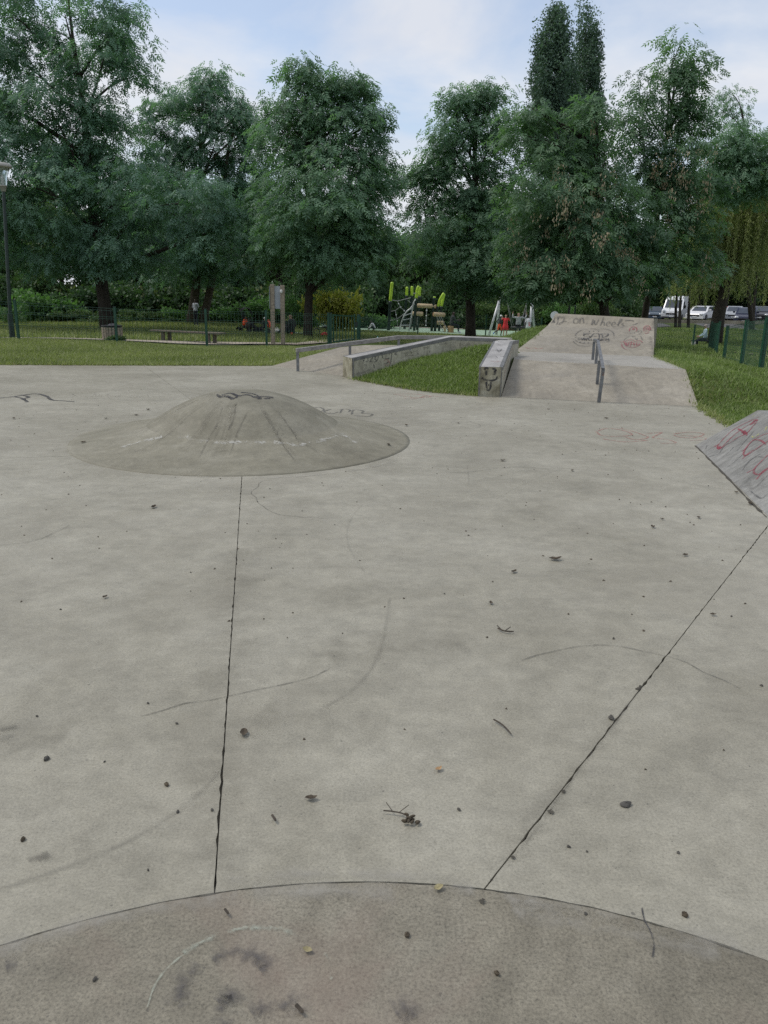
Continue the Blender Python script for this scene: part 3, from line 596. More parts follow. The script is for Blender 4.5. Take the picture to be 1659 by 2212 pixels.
mouth = [[(365, 485), (400, 440), (470, 400), (560, 380), (640, 382), (700, 395), (760, 382), (840, 390), (900, 415), (935, 450), (940, 490)], [(340, 565), (370, 600), (430, 630), (520, 640), (600, 635)], [(360, 540), (400, 570), (470, 595), (560, 605), (640, 595)], [(365, 515), (390, 500)],
 [(500, 465), (490, 440)], [(585, 435), (575, 415)], [(640, 430), (635, 410)], [(710, 430), (715, 412)], [(440, 590), (435, 570)], [(500, 600), (505, 580)], [(560, 604), (565, 578)], [(740, 590), (840, 575), (880, 550)]]
strokes('graffiti', [g5(q) for q in mouth], .03, S_LOW, M['pgrey'], rp, 'grey mouth outline', off=.012)
let = [[(595, 450), (530, 455), (490, 480), (520, 492), (570, 490), (590, 505), (540, 520), (485, 512)], [(505, 465), (575, 470)], [(590, 515), (640, 460), (690, 455), (720, 465), (725, 515)], [(610, 500), (700, 490)], [(740, 462), (800, 455), (855, 462), (830, 495), (770, 520)], [(740, 462), (770, 480), (765, 515)],
 [(440, 512), (405, 525), (440, 535), (410, 550)], [(455, 520), (470, 550), (485, 525)], [(490, 520), (500, 550), (515, 530), (530, 552), (545, 522)], [(605, 520), (565, 530), (575, 555), (605, 552), (600, 538)], [(720, 520), (725, 560), (740, 545)], [(755, 525), (750, 560)], [(810, 530), (775, 540), (785, 560), (812, 556), (805, 545)], [(825, 525), (830, 555)], [(860, 528), (855, 555)], [(828, 542), (858, 540)], [(680, 535), (700, 552), (710, 530)]]
strokes('graffiti', [g5(q) for q in let], .032, S_LOW, M['pblack'], rp, 'black block letters inside the mouth outline', off=.012)
face = [[(1170, 420), (1180, 375), (1225, 352), (1270, 370), (1280, 405), (1260, 425)], [(1215, 385), (1235, 375), (1240, 395), (1220, 400), (1215, 385)], [(1385, 420), (1385, 370), (1420, 340), (1465, 350), (1475, 390), (1440, 425), (1400, 415)], [(1415, 370), (1412, 402), (1440, 395), (1445, 372), (1415, 365)], [(1470, 395), (1500, 402)], [(1385, 435), (1420, 455), (1460, 435)],
 [(1030, 585), (1080, 575), (1150, 550), (1210, 548), (1260, 570), (1320, 555), (1365, 590)], [(1095, 580), (1110, 620), (1150, 650), (1220, 660), (1290, 640), (1330, 600)], [(1055, 605), (1065, 650), (1110, 685), (1180, 695)], [(1100, 590), (1150, 585), (1200, 580), (1270, 590), (1320, 585)], [(1105, 615), (1190, 610), (1310, 615)], [(1120, 590), (1135, 630)], [(1160, 585), (1150, 635)], [(1200, 575), (1180, 650)], [(1230, 580), (1245, 645)], [(1270, 590), (1280, 640)]]
strokes('graffiti', [g5(q) for q in face], .026, S_LOW, M['pred'], rp, 'red drawing of two eyes and a toothy mouth', off=.012)
strokes('graffiti', [g5(q) for q in [[(1085, 555), (1120, 520), (1180, 490)], [(1300, 470), (1350, 430), (1320, 405), (1290, 435)], [(1330, 490), (1350, 520), (1360, 555)], [(1200, 490), (1215, 505), (1230, 490), (1255, 500)], [(1250, 510), (1275, 550), (1290, 520)], [(1165, 450), (1230, 455), (1250, 430)], [(1170, 440), (1240, 440)]]], .02, S_LOW, M['pgrey'], rp, 'thin grey lines around the red eyes', off=.012)
strokes('graffiti', [g5(q) for q in [[(20, 300), (50, 260), (75, 290)], [(40, 250), (60, 300)], [(70, 210), (50, 290)], [(1105, 260), (1170, 255), (1240, 265)], [(1215, 322), (1255, 315), (1290, 293)]]], .035, S_UP, M['pgrey'], rp)
strokes('graffiti', [[(1175, 0), (1175, 0)]] and [[((1700 + x / 2.765) * .6064, (950 + y / 2.765) * .6064) for x, y in q] for q in [[(470, 795), (520, 808), (560, 800), (600, 812), (650, 800)]]], .03, S_LOW, M['pfred'], rp)
strokes('moss_edge', [[(1412, 692), (1412, 712)], [(1405, 725), (1408, 745), (1411, 768)]], .10, S_LOW, M['stain'], rp, jit=.6)
# ------------------------------------------------------------------ stepped handrail in the middle of the big ramp
gr = thing('handrail', 'square steel handrail stepping down the middle of the wide ramp', 'handrail', zz(on_z(1297, 868, 0.02)))
g4 = lambda x, y: ((1700 + x / 2.765) * .6064, (950 + y / 2.765) * .6064)
S_F = s_plane(np.array(BLz), np.array(BRz), np.array(zz(KR, .4)))
f0 = on_z(*g4(1195, 1338)); f1 = S_F(*g4(1180, 1155))[0]; f2 = on_z(*g4(1168, 955), .4); f3 = on_z(*g4(1137, 917), .4)
t0 = at_y(*g4(1240, 1012), f0[1]); t1 = at_y(*g4(1205, 905), f1[1]); t2 = at_y(*g4(1188, 738), f2[1]); t3 = at_y(*g4(1153, 722), f3[1])
MB().beam(f0 - UPV * .05, t0 - UPV * .002, .042, .042).build('post', M['steel'], gr); MB().beam(f1 - UPV * .05, t1 - UPV * .03, .038, .038).build('post', M['steel'], gr)
MB().beam(f2 - UPV * .05, t2 - UPV * .03, .038, .038).build('post', M['steel'], gr); MB().beam(f3 - UPV * .05, t3 - UPV * .03, .038, .038).build('post', M['steel'], gr)
mb = MB(); mb.beam(t0, t2, .046, .046); mb.beam(t2 + (t3 - t2) * .02, t3, .044, .044); mb.build('top_rail', M['steel'], gr, bevel=.004)
strokes('rust', [[(1297, 790), (1297, 800)]], .03, lambda x, y: (t0 + np.array([0, -.029, -.06]) + UPV * (-(y - 795) * .006), np.array([0, -1., 0])), M['pbrown'], gr)
# ------------------------------------------------------------------ long ledge beside the left ramp
lg = thing('grind_ledge', 'long low concrete ledge with grey metal edging climbing along the left ramp', 'ledge', zz(LF, 0))
P0 = np.array(zz(LF, LZ0)); K0 = np.array(zz(LK)); E0 = np.array(zz(LE)); E0[2] = K0[2]
fd = E0 - K0; fd[2] = 0; fd /= np.linalg.norm(fd); fp = np.array([-fd[1], fd[0], 0]) * .45
E0 = E0 + fd * .12
mid = (lp + fp) / 2; mid = mid / np.linalg.norm(mid) * .452
near = [P0, K0, E0]; far = [P0 + lp, K0 + mid, E0 + fp]
mb = MB(); vs = [tuple(p) for p in near + far] + [(p[0], p[1], -.2) for p in near + far]
mb.add(vs, [(0, 1, 4, 3), (1, 2, 5, 4), (0, 6, 7, 1), (1, 7, 8, 2), (3, 4, 10, 9), (4, 5, 11, 10), (2, 8, 11, 5)]); mb.build('ledge_body', M['ledge'], lg)
mb = MB(); o_ = np.array([0, 0, .003]); c1_, c2_ = P0 - ld * .004, P0 + lp - ld * .004
mb.add([c1_, c2_, (c2_[0], c2_[1], -.2), (c1_[0], c1_[1], -.2)], [(0, 1, 2, 3)]); mb.build('ledge_end', M['ledgeend'], lg)
mb = MB(); i1, i2, i3 = [q * .13 for q in (lp, mid, fp)]
mb.add([P0 + i1 + o_, K0 + i2 + o_, E0 + i3 + o_, P0 + lp - i1 * .5 + o_, K0 + mid - i2 * .5 + o_, E0 + fp - i3 * .5 + o_], [(0, 1, 4, 3), (1, 2, 5, 4)]); mb.build('ledge_top', M['ledgetop'], lg)
S_face = s_plane(P0, K0, P0 - np.array([0, 0, .2])); S_face2 = s_plane(K0, E0, K0 - np.array([0, 0, .2]))
def edging(a, b_, sd_, parent, w=.05, h=.05):
    mb = MB(); up = np.array([0, 0, .005]); s_ = sd_ / np.linalg.norm(sd_)
    vs = []
    for p in (a, b_): vs += [p - s_ * .005 + up, p + s_ * w + up, p + s_ * w - up * 2, p - s_ * .005 - np.array([0, 0, h])]
    mb.add(vs, [(0, 1, 5, 4), (0, 4, 7, 3), (1, 2, 6, 5), (0, 3, 2, 1), (4, 5, 6, 7)]); return mb.build('metal_edge', M['edge'], parent)
edging(P0, K0, lp, lg); edging(K0, E0, fp, lg); edging(P0 + lp, K0 + mid, -lp, lg)
mb = MB(); mb.beam(P0 + np.array([0, 0, .0]) + ld * .02 - lp * .012, np.array([P0[0], P0[1], -.1]) + ld * .02 - lp * .012, .05, .02); mb.build('corner_edge', M['edge'], lg)
g3 = lambda pts: [((1200 + x / 2.765) * .6064, (950 + y / 2.765) * .6064) for x, y in pts]
strokes('graffiti', [g3(q) for q in [[(262, 935), (275, 890), (300, 890), (305, 930), (285, 935)], [(330, 880), (345, 870), (350, 900), (325, 935), (350, 930)], [(365, 890), (385, 880), (375, 910), (395, 925), (365, 940)], [(395, 870), (412, 862), (400, 920)], [(420, 860), (460, 850)], [(440, 855), (455, 905)], [(510, 860), (540, 845), (525, 970)], [(565, 865), (590, 835)], [(265, 970), (300, 965)], [(360, 960), (370, 1000)], [(470, 910), (520, 900)], [(465, 960), (515, 940)], [(570, 865), (592, 860)], [(795, 845), (800, 865)], [(910, 825), (918, 845)]]], .022, S_face, M['pgrey'], lg, 'black scrawled letters on the ledge side')
strokes('graffiti', [g3(q) for q in [[(665, 825), (680, 795), (710, 795), (725, 825)], [(645, 800), (660, 790)], [(845, 775), (860, 770)]]], .02, S_face, M['pblue'], lg, 'small blue arc on the ledge side')
strokes('graffiti', [g3(q) for q in [[(460, 930), (500, 915), (520, 960), (470, 970)], [(490, 940), (515, 935)]]], .014, S_face, M['pfred'], lg)
strokes('dark_stain', [g3(q) for q in [[(640, 860), (720, 840), (800, 830)], [(660, 880), (760, 870)], [(840, 800), (920, 790)], [(1000, 770), (1120, 745)], [(730, 830), (745, 880)], [(170, 1060), (260, 1040), (330, 1010)], [(250, 890), (255, 1040)], [(640, 830), (640, 900)]]], .05, S_face, M['stain'], lg, jit=.6)
strokes('dark_stain', [g3(q) for q in [[(1130, 750), (1250, 755), (1350, 750)], [(1180, 775), (1330, 770), (1480, 770)]]], .05, S_face2, M['stain'], lg, jit=.6)
# ------------------------------------------------------------------ short ledge against the big ramp, with a face sprayed on its end
sl = thing('grind_ledge', 'short concrete ledge at the ramp corner with a smiling face sprayed on its end', 'ledge', zz(RF_l, 0))
z0 = .432
a0, b0 = np.array(zz(RF_l, z0)), np.array(zz(RF_r, z0)); wv = b0 - a0
bK = np.array(zz(RK)); aK = np.array(at_y(1067, 733, bK[1] + .10)); aK[2] = bK[2]
bE = np.array([RE[0], RE[1], bK[2]]); aE = bE + (aK - bK)
vs = [a0, b0, aK, bK, aE, bE]; vs = [tuple(p) for p in vs] + [(p[0], p[1], -.1) for p in vs]
MB().add(vs, [(0, 1, 3, 2), (2, 3, 5, 4), (1, 7, 9, 3), (3, 9, 11, 5), (0, 2, 8, 6), (2, 4, 10, 8), (4, 5, 11, 10)]).build('ledge_body', M['ledge'], sl)
nf = np.array([wv[1], -wv[0], 0]); nf /= np.linalg.norm(nf); c1_, c2_ = a0 + nf * .003, b0 + nf * .003
MB().add([c1_, (c1_[0], c1_[1], -.1), (c2_[0], c2_[1], -.1), c2_], [(0, 1, 2, 3)]).build('ledge_end', M['ledgeend'], sl)
MB().add([a0 + wv * .08 + o_, b0 - wv * .14 + o_, bK - wv * .14 + o_, aK + wv * .08 + o_, bE - wv * .14 + o_, aE + wv * .08 + o_], [(0, 1, 2, 3), (3, 2, 4, 5)]).build('ledge_top', M['ledgetop'], sl)
edging(b0, bK, -wv, sl, .045, .045); edging(bK, bE, -wv, sl, .045, .045); edging(a0, aK, wv, sl, .025, .03)
for cc, sg in ((a0, 1), (b0, -1)): MB().beam(cc + nf * .004 + wv * .04 * sg + UPV * -.004, np.array([cc[0], cc[1], -.1]) + nf * .004 + wv * .04 * sg, .034, .012).build('corner_edge', M['edge'], sl)
S_end = s_plane(a0, b0, a0 - UPV)
strokes('graffiti', [[g4(*p) for p in q] for q in [[(72, 1015), (82, 1000), (100, 998), (112, 1008)], [(150, 1012), (165, 1004), (182, 1015), (186, 1030)], [(42, 1092), (62, 1108), (100, 1118), (150, 1120), (185, 1108), (198, 1080)], [(92, 1130), (90, 1175), (100, 1212), (115, 1216), (130, 1190), (134, 1130)]]], .032, S_end, M['pblack'], sl, 'black smiling mouth with tongue', off=.006)
strokes('graffiti', [([g4(92, 1022), g4(88, 1045), g4(92, 1070)], .04), ([g4(172, 1020), g4(176, 1045), g4(168, 1068)], .042), ([g4(108, 1160), g4(114, 1170)], .03)], .03, S_end, M['pblack'], sl, 'two black eyes', off=.006)
S_top = s_plane(a0, b0, bK)
strokes('graffiti', [[g4(*p) for p in q] for q in [[(140, 822), (200, 825), (285, 832)], [(190, 810), (215, 845), (240, 812)], [(200, 835), (245, 818)], [(180, 880), (200, 900)], [(225, 885), (250, 890), (265, 880)], [(190, 760), (230, 770)], [(200, 740), (260, 745)]]], .02, S_top, M['pgrey'], sl, 'grey scrawl on the ledge top', off=.005)
strokes('graffiti', [[g4(*p) for p in q] for q in [[(130, 930), (180, 938), (225, 932)], [(160, 945), (210, 945)]]], .02, S_top, M['pfred'], sl, off=.005)
S_side = s_plane(b0, bK, b0 - UPV)
strokes('graffiti', [[g4(*p) for p in q] for q in [[(275, 1000), (300, 930), (320, 880)], [(262, 1060), (290, 990)], [(300, 960), (330, 850), (345, 800)], [(255, 1120), (270, 1060)], [(360, 850), (372, 790)]]], .02, S_side, M['pfred'], sl)
# ------------------------------------------------------------------ left ramp and its flat rail
lr = thing('access_ramp', 'gentle concrete ramp climbing behind the long ledge to a small platform', 'ramp', (-2.28, 15.99, 0))
MB().solid(LRAMP_T, -.3).build('ramp_surface', M['ramp'], lr, tri=True)
fr = thing('flat_rail', 'weathered flat rail on short posts running along the left ramp', 'rail', zz(on_z(637, 802), 0))
r0 = at_y(640, 757, on_z(637, 802)[1]); r1 = at_y(863, 728.5, 15.95); r2 = at_y(1000, 729, 16.4)
mb = MB(); mb.beam(r0, r1, .085, .075); mb.beam(r1 + (r2 - r1) * .004, r2, .08, .072); mb.build('rail_bar', M['railwood'], fr, bevel=.006)
for q, zb in ((r0 + (r1 - r0) * .012, -.05), (at_y(756, 744, r0[1] + (r1[1] - r0[1]) * .5), .0), (r1 - (r1 - r0) * .008, .2)): MB().beam((q[0], q[1], zb), (q[0], q[1], q[2] - .03), .05, .05).build('post', M['steel'], fr)
# ------------------------------------------------------------------ grey bank with red tags at the right edge
gbk = thing('grey_bank', 'steep grey concrete bank sprayed with red loops at the right edge', 'ramp', zz(on_z(1503, 962), 0))
B0 = on_z(1503, 962); B1 = on_z(1659, 1115); bd = (B1 - B0) / np.linalg.norm(B1 - B0); bn = np.array([-bd[1], bd[0], 0]); B2 = B0 + bd * 7.5
if bn[0] < 0: bn = -bn
T0 = on_z(1637, 886, .39); T0[2] = .39; rr = (T0 - B0) @ bn; T2 = B2 + bn * rr + UPV * .39
U0, U2 = T0 + bn * 1.6 + UPV * .012, T2 + bn * 1.6
vs = [B0 + UPV * .003, T0, U0, B2 + UPV * .003, T2, U2]; n6 = len(vs); vs = vs + [(p[0], p[1], -.2) for p in vs]
MB().add(vs, [(0, 3, 4, 1), (1, 4, 5, 2), (0, 1, 2, 8, 6), (3, 9, 11, 5, 4), (2, 5, 11, 8), (0, 6, 9, 3)]).build('bank_body', M['grey'], gbk)
S_b = s_plane(B0, B2, T0); g6 = lambda pts: [((2336 + x / 4.1475) * .6064, (1400 + y / 4.1475) * .6064) for x, y in pts]
loops = [[(1530, 350), (1440, 395), (1300, 460), (1150, 545), (1040, 640), (960, 730), (915, 790), (935, 830), (1010, 790), (1120, 720), (1230, 650), (1330, 610), (1400, 540), (1480, 440), (1500, 400), (1440, 400)], [(1500, 395), (1380, 470), (1240, 560), (1140, 640), (1040, 740), (960, 830)], [(1210, 530), (1290, 570), (1340, 600), (1350, 630)], [(860, 805), (940, 755)],
 [(1700, 590), (1600, 620), (1480, 680), (1400, 740), (1330, 830), (1300, 900), (1330, 930), (1420, 880), (1560, 780), (1650, 720), (1720, 660)], [(1280, 980), (1350, 910), (1450, 840)], [(1430, 700), (1540, 700), (1640, 770)], [(1270, 865), (1340, 830)], [(1680, 900), (1580, 1000), (1480, 1100), (1450, 1180), (1520, 1210), (1600, 1150), (1690, 1090)], [(1340, 1190), (1480, 1120)], [(1490, 1280), (1560, 1200), (1680, 1110)]]
strokes('graffiti', [g6(q) for q in loops], .021, S_b, M['pred'], gbk, 'red sprayed loops')
strokes('graffiti', [(g6([(1330, 600), (1290, 565), (1330, 610)]), .05), (g6([(1480, 400), (1440, 440), (1420, 470)]), .05), (g6([(920, 800), (960, 825)]), .05)], .05, S_b, M['pred'], gbk, 'thick red drips')
strokes('graffiti', [g6(q) for q in [[(1530, 600), (1460, 660), (1420, 640)], [(1460, 320), (1440, 350)], [(1640, 500), (1620, 560)]]], .02, S_b, paint('yellow_mark', (.45, .45, .12), .5, 9), gbk, 'thin yellow marks')
strokes('graffiti', [g6(q) for q in [[(1380, 1240), (1380, 1350), (1420, 1420), (1480, 1400), (1550, 1320), (1590, 1240)]]], .045, S_b, M['pfaint'], gbk, 'dark smudged curve')
strokes('streak', [g6(q) for q in [[(1100, 700), (990, 820), (930, 900), (780, 950)], [(1150, 800), (1080, 880), (960, 960)], [(1300, 900), (1180, 1010), (1060, 1100)], [(1460, 560), (1300, 740), (1200, 860)], [(1550, 900), (1400, 1000), (1280, 1150)], [(1600, 950), (1480, 950), (1380, 1010), (1300, 1100)], [(1500, 1380), (1600, 1280), (1700, 1180)], [(760, 770), (740, 830)], [(1240, 650), (1150, 720), (1050, 760)], [(1400, 1450), (1550, 1560), (1650, 1500)], [(1000, 560), (1200, 470), (1350, 400)]]], .012, S_b, M['pgrey'], gbk, jit=.6)
strokes('dirt_line', [g6([(590, 780), (760, 950), (960, 1150), (1180, 1380), (1400, 1610), (1640, 1840)])], .02, lambda x, y: (on_z(x, y), UPV), M['joint'], slab, jit=.8)
# ------------------------------------------------------------------ gravel path, play surface, car park
def drape(name, pts, off, mt, kind='structure', res=.6):
    P = np.array(pts); x0, y0 = P.min(0); x1, y1 = P.max(0); bm = bmesh.new()
    f = bm.faces.new([bm.verts.new((x, y, 0)) for x, y in pts])
    for ax, a, b_ in ((0, x0, x1), (1, y0, y1)):
        for c in np.arange(a + res, b_, res):
            n_ = Vector((1, 0, 0)) if ax == 0 else Vector((0, 1, 0)); bmesh.ops.bisect_plane(bm, geom=bm.verts[:] + bm.edges[:] + bm.faces[:], plane_co=n_ * float(c), plane_no=n_)
    hz = H([v.co.x for v in bm.verts], [v.co.y for v in bm.verts])
    for v, z in zip(bm.verts, hz): v.co.z = z + off
    bmesh.ops.recalc_face_normals(bm, faces=bm.faces); 
    if sum(f_.normal.z for f_ in bm.faces) < 0: bmesh.ops.reverse_faces(bm, faces=bm.faces)
    me = bpy.data.meshes.new(name); bm.to_mesh(me); bm.free(); o = link(name, me, mt); tag(o, kind=kind); return o
M['gravel'] = concrete('gravel', (.24, .20, .15), (.36, .31, .25), (.47, .43, .36), .4, 1.5, .9)
M['play'] = plain('play_rubber', (.30, .42, .30), .85, 0, .12, 2.5, world=True)
M['sand'] = plain('sand_strip', (.55, .50, .40), .9, 0, .15, 3, world=True)
M['straw'] = plain('dry_straw', (.21, .165, .075), .95, 0, .4, 6, world=True)
M['asphalt'] = plain('asphalt', (.10, .10, .10), .9, 0, .25, 6, world=True)
fx = lambda px, py, Y: V2(at_y(px, py, Y))
drape('path', [fx(-120, 738, 22.6), fx(250, 745, 23.8), fx(445, 750, 24.7), fx(640, 748, 26.0), fx(720, 746, 28.6), fx(860, 738, 33), fx(870, 735, 34.5), fx(700, 742, 30), fx(640, 744, 27.2), fx(445, 745, 26.0), fx(250, 741, 25.0), fx(-120, 735, 23.6)], .035, M['gravel'])
drape('path', [fx(1540, 765, 30), fx(1660, 772, 27), fx(1780, 776, 26), fx(1780, 770, 28), fx(1660, 766, 29), fx(1545, 760, 32)], .035, M['gravel'])
drape('play_surface', [fx(690, 712, 47.0), fx(1000, 722, 45.5), fx(1180, 733, 43), fx(1200, 722, 52), fx(1000, 713, 53), fx(800, 706, 53), fx(690, 704, 52)], .03, M['play'], res=1.2)
drape('sand_strip', [fx(640, 703, 53.5), fx(1000, 711.5, 53.3), fx(1000, 710, 54.2), fx(640, 701.5, 54.6)], .04, M['sand'], res=1.5)
drape('dry_leaf_strip', [fx(170, 694, 47.5), fx(420, 695.5, 47.5), fx(600, 699, 48), fx(640, 698, 51), fx(400, 692, 51), fx(170, 691, 50)], .03, M['straw'], res=1.2)
drape('dry_leaf_strip', [fx(1000, 711, 54.5), fx(1240, 713, 52.5), fx(1240, 709, 56), fx(1000, 707, 57)], .03, M['straw'], res=1.2)
drape('car_park', [fx(1240, 690, 75), fx(1440, 694, 75), fx(1700, 698, 73), fx(1900, 702, 73), (60, 112), (14, 112)], .03, M['asphalt'], res=4)
MB().beam(at_y(1410, 693.5, 75) + UPV * .0, at_y(1760, 699, 73) + UPV * .0, .15, .3).build('kerb', M['gravel'])['kind'] = 'structure'
# ------------------------------------------------------------------ foliage
def rhomb(p, d, n, L, w):
    p = np.array(p, float); d = np.array(d, float) / np.linalg.norm(d); s_ = np.cross(np.array(n, float), d); s_ /= np.linalg.norm(s_) + 1e-9
    return [p, p + d * L * .45 + s_ * w, p + d * L, p + d * L * .45 - s_ * w]
def tmpl_ash(k, L=.30):
    rg = np.random.default_rng(k); V = []
    for i in range(3):
        x = L * (.3 + .24 * i); z = -.10 * (x / L) ** 2 * L * 2
        for sg in (-1, 1):
            a = rg.uniform(.75, 1.15); V += rhomb((x, 0, z), (math.cos(a), sg * math.sin(a), rg.uniform(-.45, .05)), (rg.uniform(-.3, .3), rg.uniform(-.3, .3), 1), L * rg.uniform(.38, .48), L * .078)
    V += rhomb((L * .85, 0, -.15 * L), (1, rg.uniform(-.2, .2), -.4), (0, 0, 1), L * .44, L * .078)
    return np.array(V)
def tmpl_broad(k, n=5, L=.13, w=.045, spread=.12):
    rg = np.random.default_rng(k); V = []
    for i in range(n):
        d = rg.normal(size=3); d[2] -= .3; nn = rg.normal(size=3); nn[2] += .8
        V += rhomb(rg.normal(size=3) * spread * .6, d, nn, L * rg.uniform(.8, 1.25), w)
    return np.array(V)
T_ASH = [tmpl_ash(i) for i in range(8)]; T_BROAD = [tmpl_broad(i) for i in range(8)]
T_BIG = [tmpl_broad(i + 20, 5, .24, .075, .24) for i in range(8)]; T_FINE = [tmpl_broad(i + 40, 6, .085, .03, .10) for i in range(8)]
def place_leaves(C_, yaw, pitch, roll, sc, T, rg):
    n = len(C_); which = rg.integers(0, len(T), n); nv = T[0].shape[0]; out = np.empty((n, nv, 3), np.float32)
    cy, sy, cp, sp, c_r, s_r = np.cos(yaw), np.sin(yaw), np.cos(pitch), np.sin(pitch), np.cos(roll), np.sin(roll)
    R = np.empty((n, 3, 3))
    R[:, 0, 0] = cy * cp; R[:, 0, 1] = cy * sp * s_r - sy * c_r; R[:, 0, 2] = cy * sp * c_r + sy * s_r
    R[:, 1, 0] = sy * cp; R[:, 1, 1] = sy * sp * s_r + cy * c_r; R[:, 1, 2] = sy * sp * c_r - cy * s_r
    R[:, 2, 0] = -sp; R[:, 2, 1] = cp * s_r; R[:, 2, 2] = cp * c_r
    for t in range(len(T)):
        q = np.where(which == t)[0]
        if len(q): out[q] = np.einsum('nij,vj->nvi', R[q], T[t]) * sc[q, None, None] + C_[q, None, :]
    return out.reshape(-1, 3), nv
def cloud(lobes, rg, dens=1.0, clump=.62, per=34, shell=.45, flat=.7, thin=0.0):
    """clump centres inside ellipsoid lobes, then leaf positions in the clumps"""
    Cs = []; Os = []; K = []
    zc = [c[2] for c, r in lobes]; z0_, z1_ = min(zc), max(zc)
    for i, (c, r) in enumerate(lobes):
        c = np.array(c, float); r = np.array(r, float); up_ = (c[2] - z0_) / max(z1_ - z0_, 1e-3)
        n = max(3, int(dens * (1 - thin * up_) * (r[0] * r[1] * r[2]) ** (2 / 3) * 9.5))
        d = rg.normal(size=(n, 3)); d /= np.linalg.norm(d, axis=1)[:, None]
        rad = shell + (1 - shell) * rg.random(n) ** .6
        Cs.append(c + d * rad[:, None] * r); Os.append(d); K.append(rg.random(n))
    Cs = np.concatenate(Cs); Os = np.concatenate(Os); K = np.concatenate(K)
    n = len(Cs) * per; ci = np.repeat(np.arange(len(Cs)), per)
    d = rg.normal(size=(n, 3)); d /= np.linalg.norm(d, axis=1)[:, None]
    rad = rg.random(n) ** .45 * clump * (.65 + .7 * K[ci])
    P = Cs[ci] + d * rad[:, None] * np.array([1, 1, flat])
    yaw = np.arctan2(d[:, 1] + Os[ci, 1] * .6, d[:, 0] + Os[ci, 0] * .6) + rg.normal(size=n) * .5
    return Cs, P, yaw, np.clip(.62 * K[ci] + .2 * rg.random(n) + .18 * (d[:, 2] * .5 + .5), 0, 1)  # tone varies per clump and leaf, lighter toward the top of each clump
DENS = 1.4
def crown_mesh(name, lobes, seed, mt, parent=None, T=T_ASH, dens=1.0, clump=.7, per=34, droop=(.05, .95), size=1.0, shell=.45, flat=.68, offset=None):
    rg = np.random.default_rng(seed); Cs, P, yaw, tone = cloud(lobes, rg, dens * (DENS if T is T_ASH and parent is not None else 1), clump, int(per * (1.25 if T is T_ASH and parent is not None else 1)), shell, flat, .45 if T is T_ASH and parent is not None else 0); n = len(P)
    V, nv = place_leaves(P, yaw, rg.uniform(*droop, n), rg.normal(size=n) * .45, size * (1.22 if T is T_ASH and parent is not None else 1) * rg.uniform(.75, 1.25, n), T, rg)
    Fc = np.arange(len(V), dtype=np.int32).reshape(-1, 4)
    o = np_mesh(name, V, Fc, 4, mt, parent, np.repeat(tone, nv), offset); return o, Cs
def bent(a, b_, k, rg, sag=.12):
    a = np.array(a, float); b_ = np.array(b_, float); L = np.linalg.norm(b_ - a); P = []
    off = rg.normal(size=3) * L * .05
    for t in np.linspace(0, 1, k): P.append(a + (b_ - a) * t + off * math.sin(math.pi * t) + np.array([0, 0, L * sag * math.sin(math.pi * t) * .6]))
    return P
def px_lobes(L, Y): return [(at_y(px, py, Y + (e[0] if e else 0)), (rx * Y / F * 1.03, max(rx, ry) * Y / F * .85, ry * Y / F * 1.03)) for px, py, rx, ry, *e in L]
def tree(name, label, base, lobes, r0, seed, mt, fork=.35, group=None, bark='bark', trunks=1, twigs=2, **kw):
    rg = np.random.default_rng(seed); t = thing(name, label, 'tree', base, 0, group); top = max(c[2] + r[2] for c, r in lobes); bz = base[2]
    order = sorted(lobes, key=lambda q: -q[0][2]); hi = order[0][0]; cen = np.mean([c for c, r in lobes], 0)
    mb = MB(); Hh = top - bz
    tp = [np.array([base[0], base[1], bz - .25])]
    for f in np.linspace(.06, .9, 9):
        q = np.array([base[0], base[1], bz]) * (1 - f) + np.array([hi[0], hi[1], top]) * f
        q[:2] += (np.array([base[0], base[1]]) * .6 + cen[:2] * .4 - q[:2]) * math.sin(math.pi * f) * .5 + rg.normal(size=2) * r0 * .25 * f; tp.append(q)
    mb.tube(tp, [r0 * 1.35, r0 * 1.05] + [r0 * (1 - .92 * i / 8) + .012 for i in range(1, 9)], 9)
    if trunks > 1:
        tp2 = [p + np.array([r0 * 2.2 + .12 * i, .1, 0]) for i, p in enumerate(tp)]; mb.tube(tp2, [r0 * 1.1, r0 * .9] + [r0 * .8 * (1 - .9 * i / 8) + .01 for i in range(1, 9)], 8)
    o, Cs = crown_mesh('crown', lobes, seed, mt, t, offset=base, **kw)
    zs = [p[2] for p in tp]
    for c, r in lobes:
        f = min(max((c[2] - bz) / Hh - .16, fork * .6), .85); i = min(range(len(zs)), key=lambda k: abs(zs[k] - (bz + f * Hh)))
        d = np.linalg.norm(np.array(c) - tp[i]); rr_ = max(.02, min(r0 * .5, r0 * .16 + .012 * d))
        P = bent(tp[i], c, 6, rg); mb.tube(P, [rr_ * (1 - .75 * k / 5) for k in range(6)], 6, cap=False)
        q = Cs[np.argsort(((Cs - np.array(c)) ** 2).sum(1))[1:1 + twigs * 3:3]]
        for w in q: mb.tube(bent(P[3], w, 4, rg), [rr_ * .4, rr_ * .3, rr_ * .2, .006], 4, cap=False)
    mb.build('trunk', M[bark], t, smooth=True); return t, Cs, tp
def gb(px, Y): # ground point under a photo column at a distance
    p = at_y(px, 700, Y); return (float(p[0]), float(Y), h1(p[0], Y))
G_ = 'trees around the lawn'
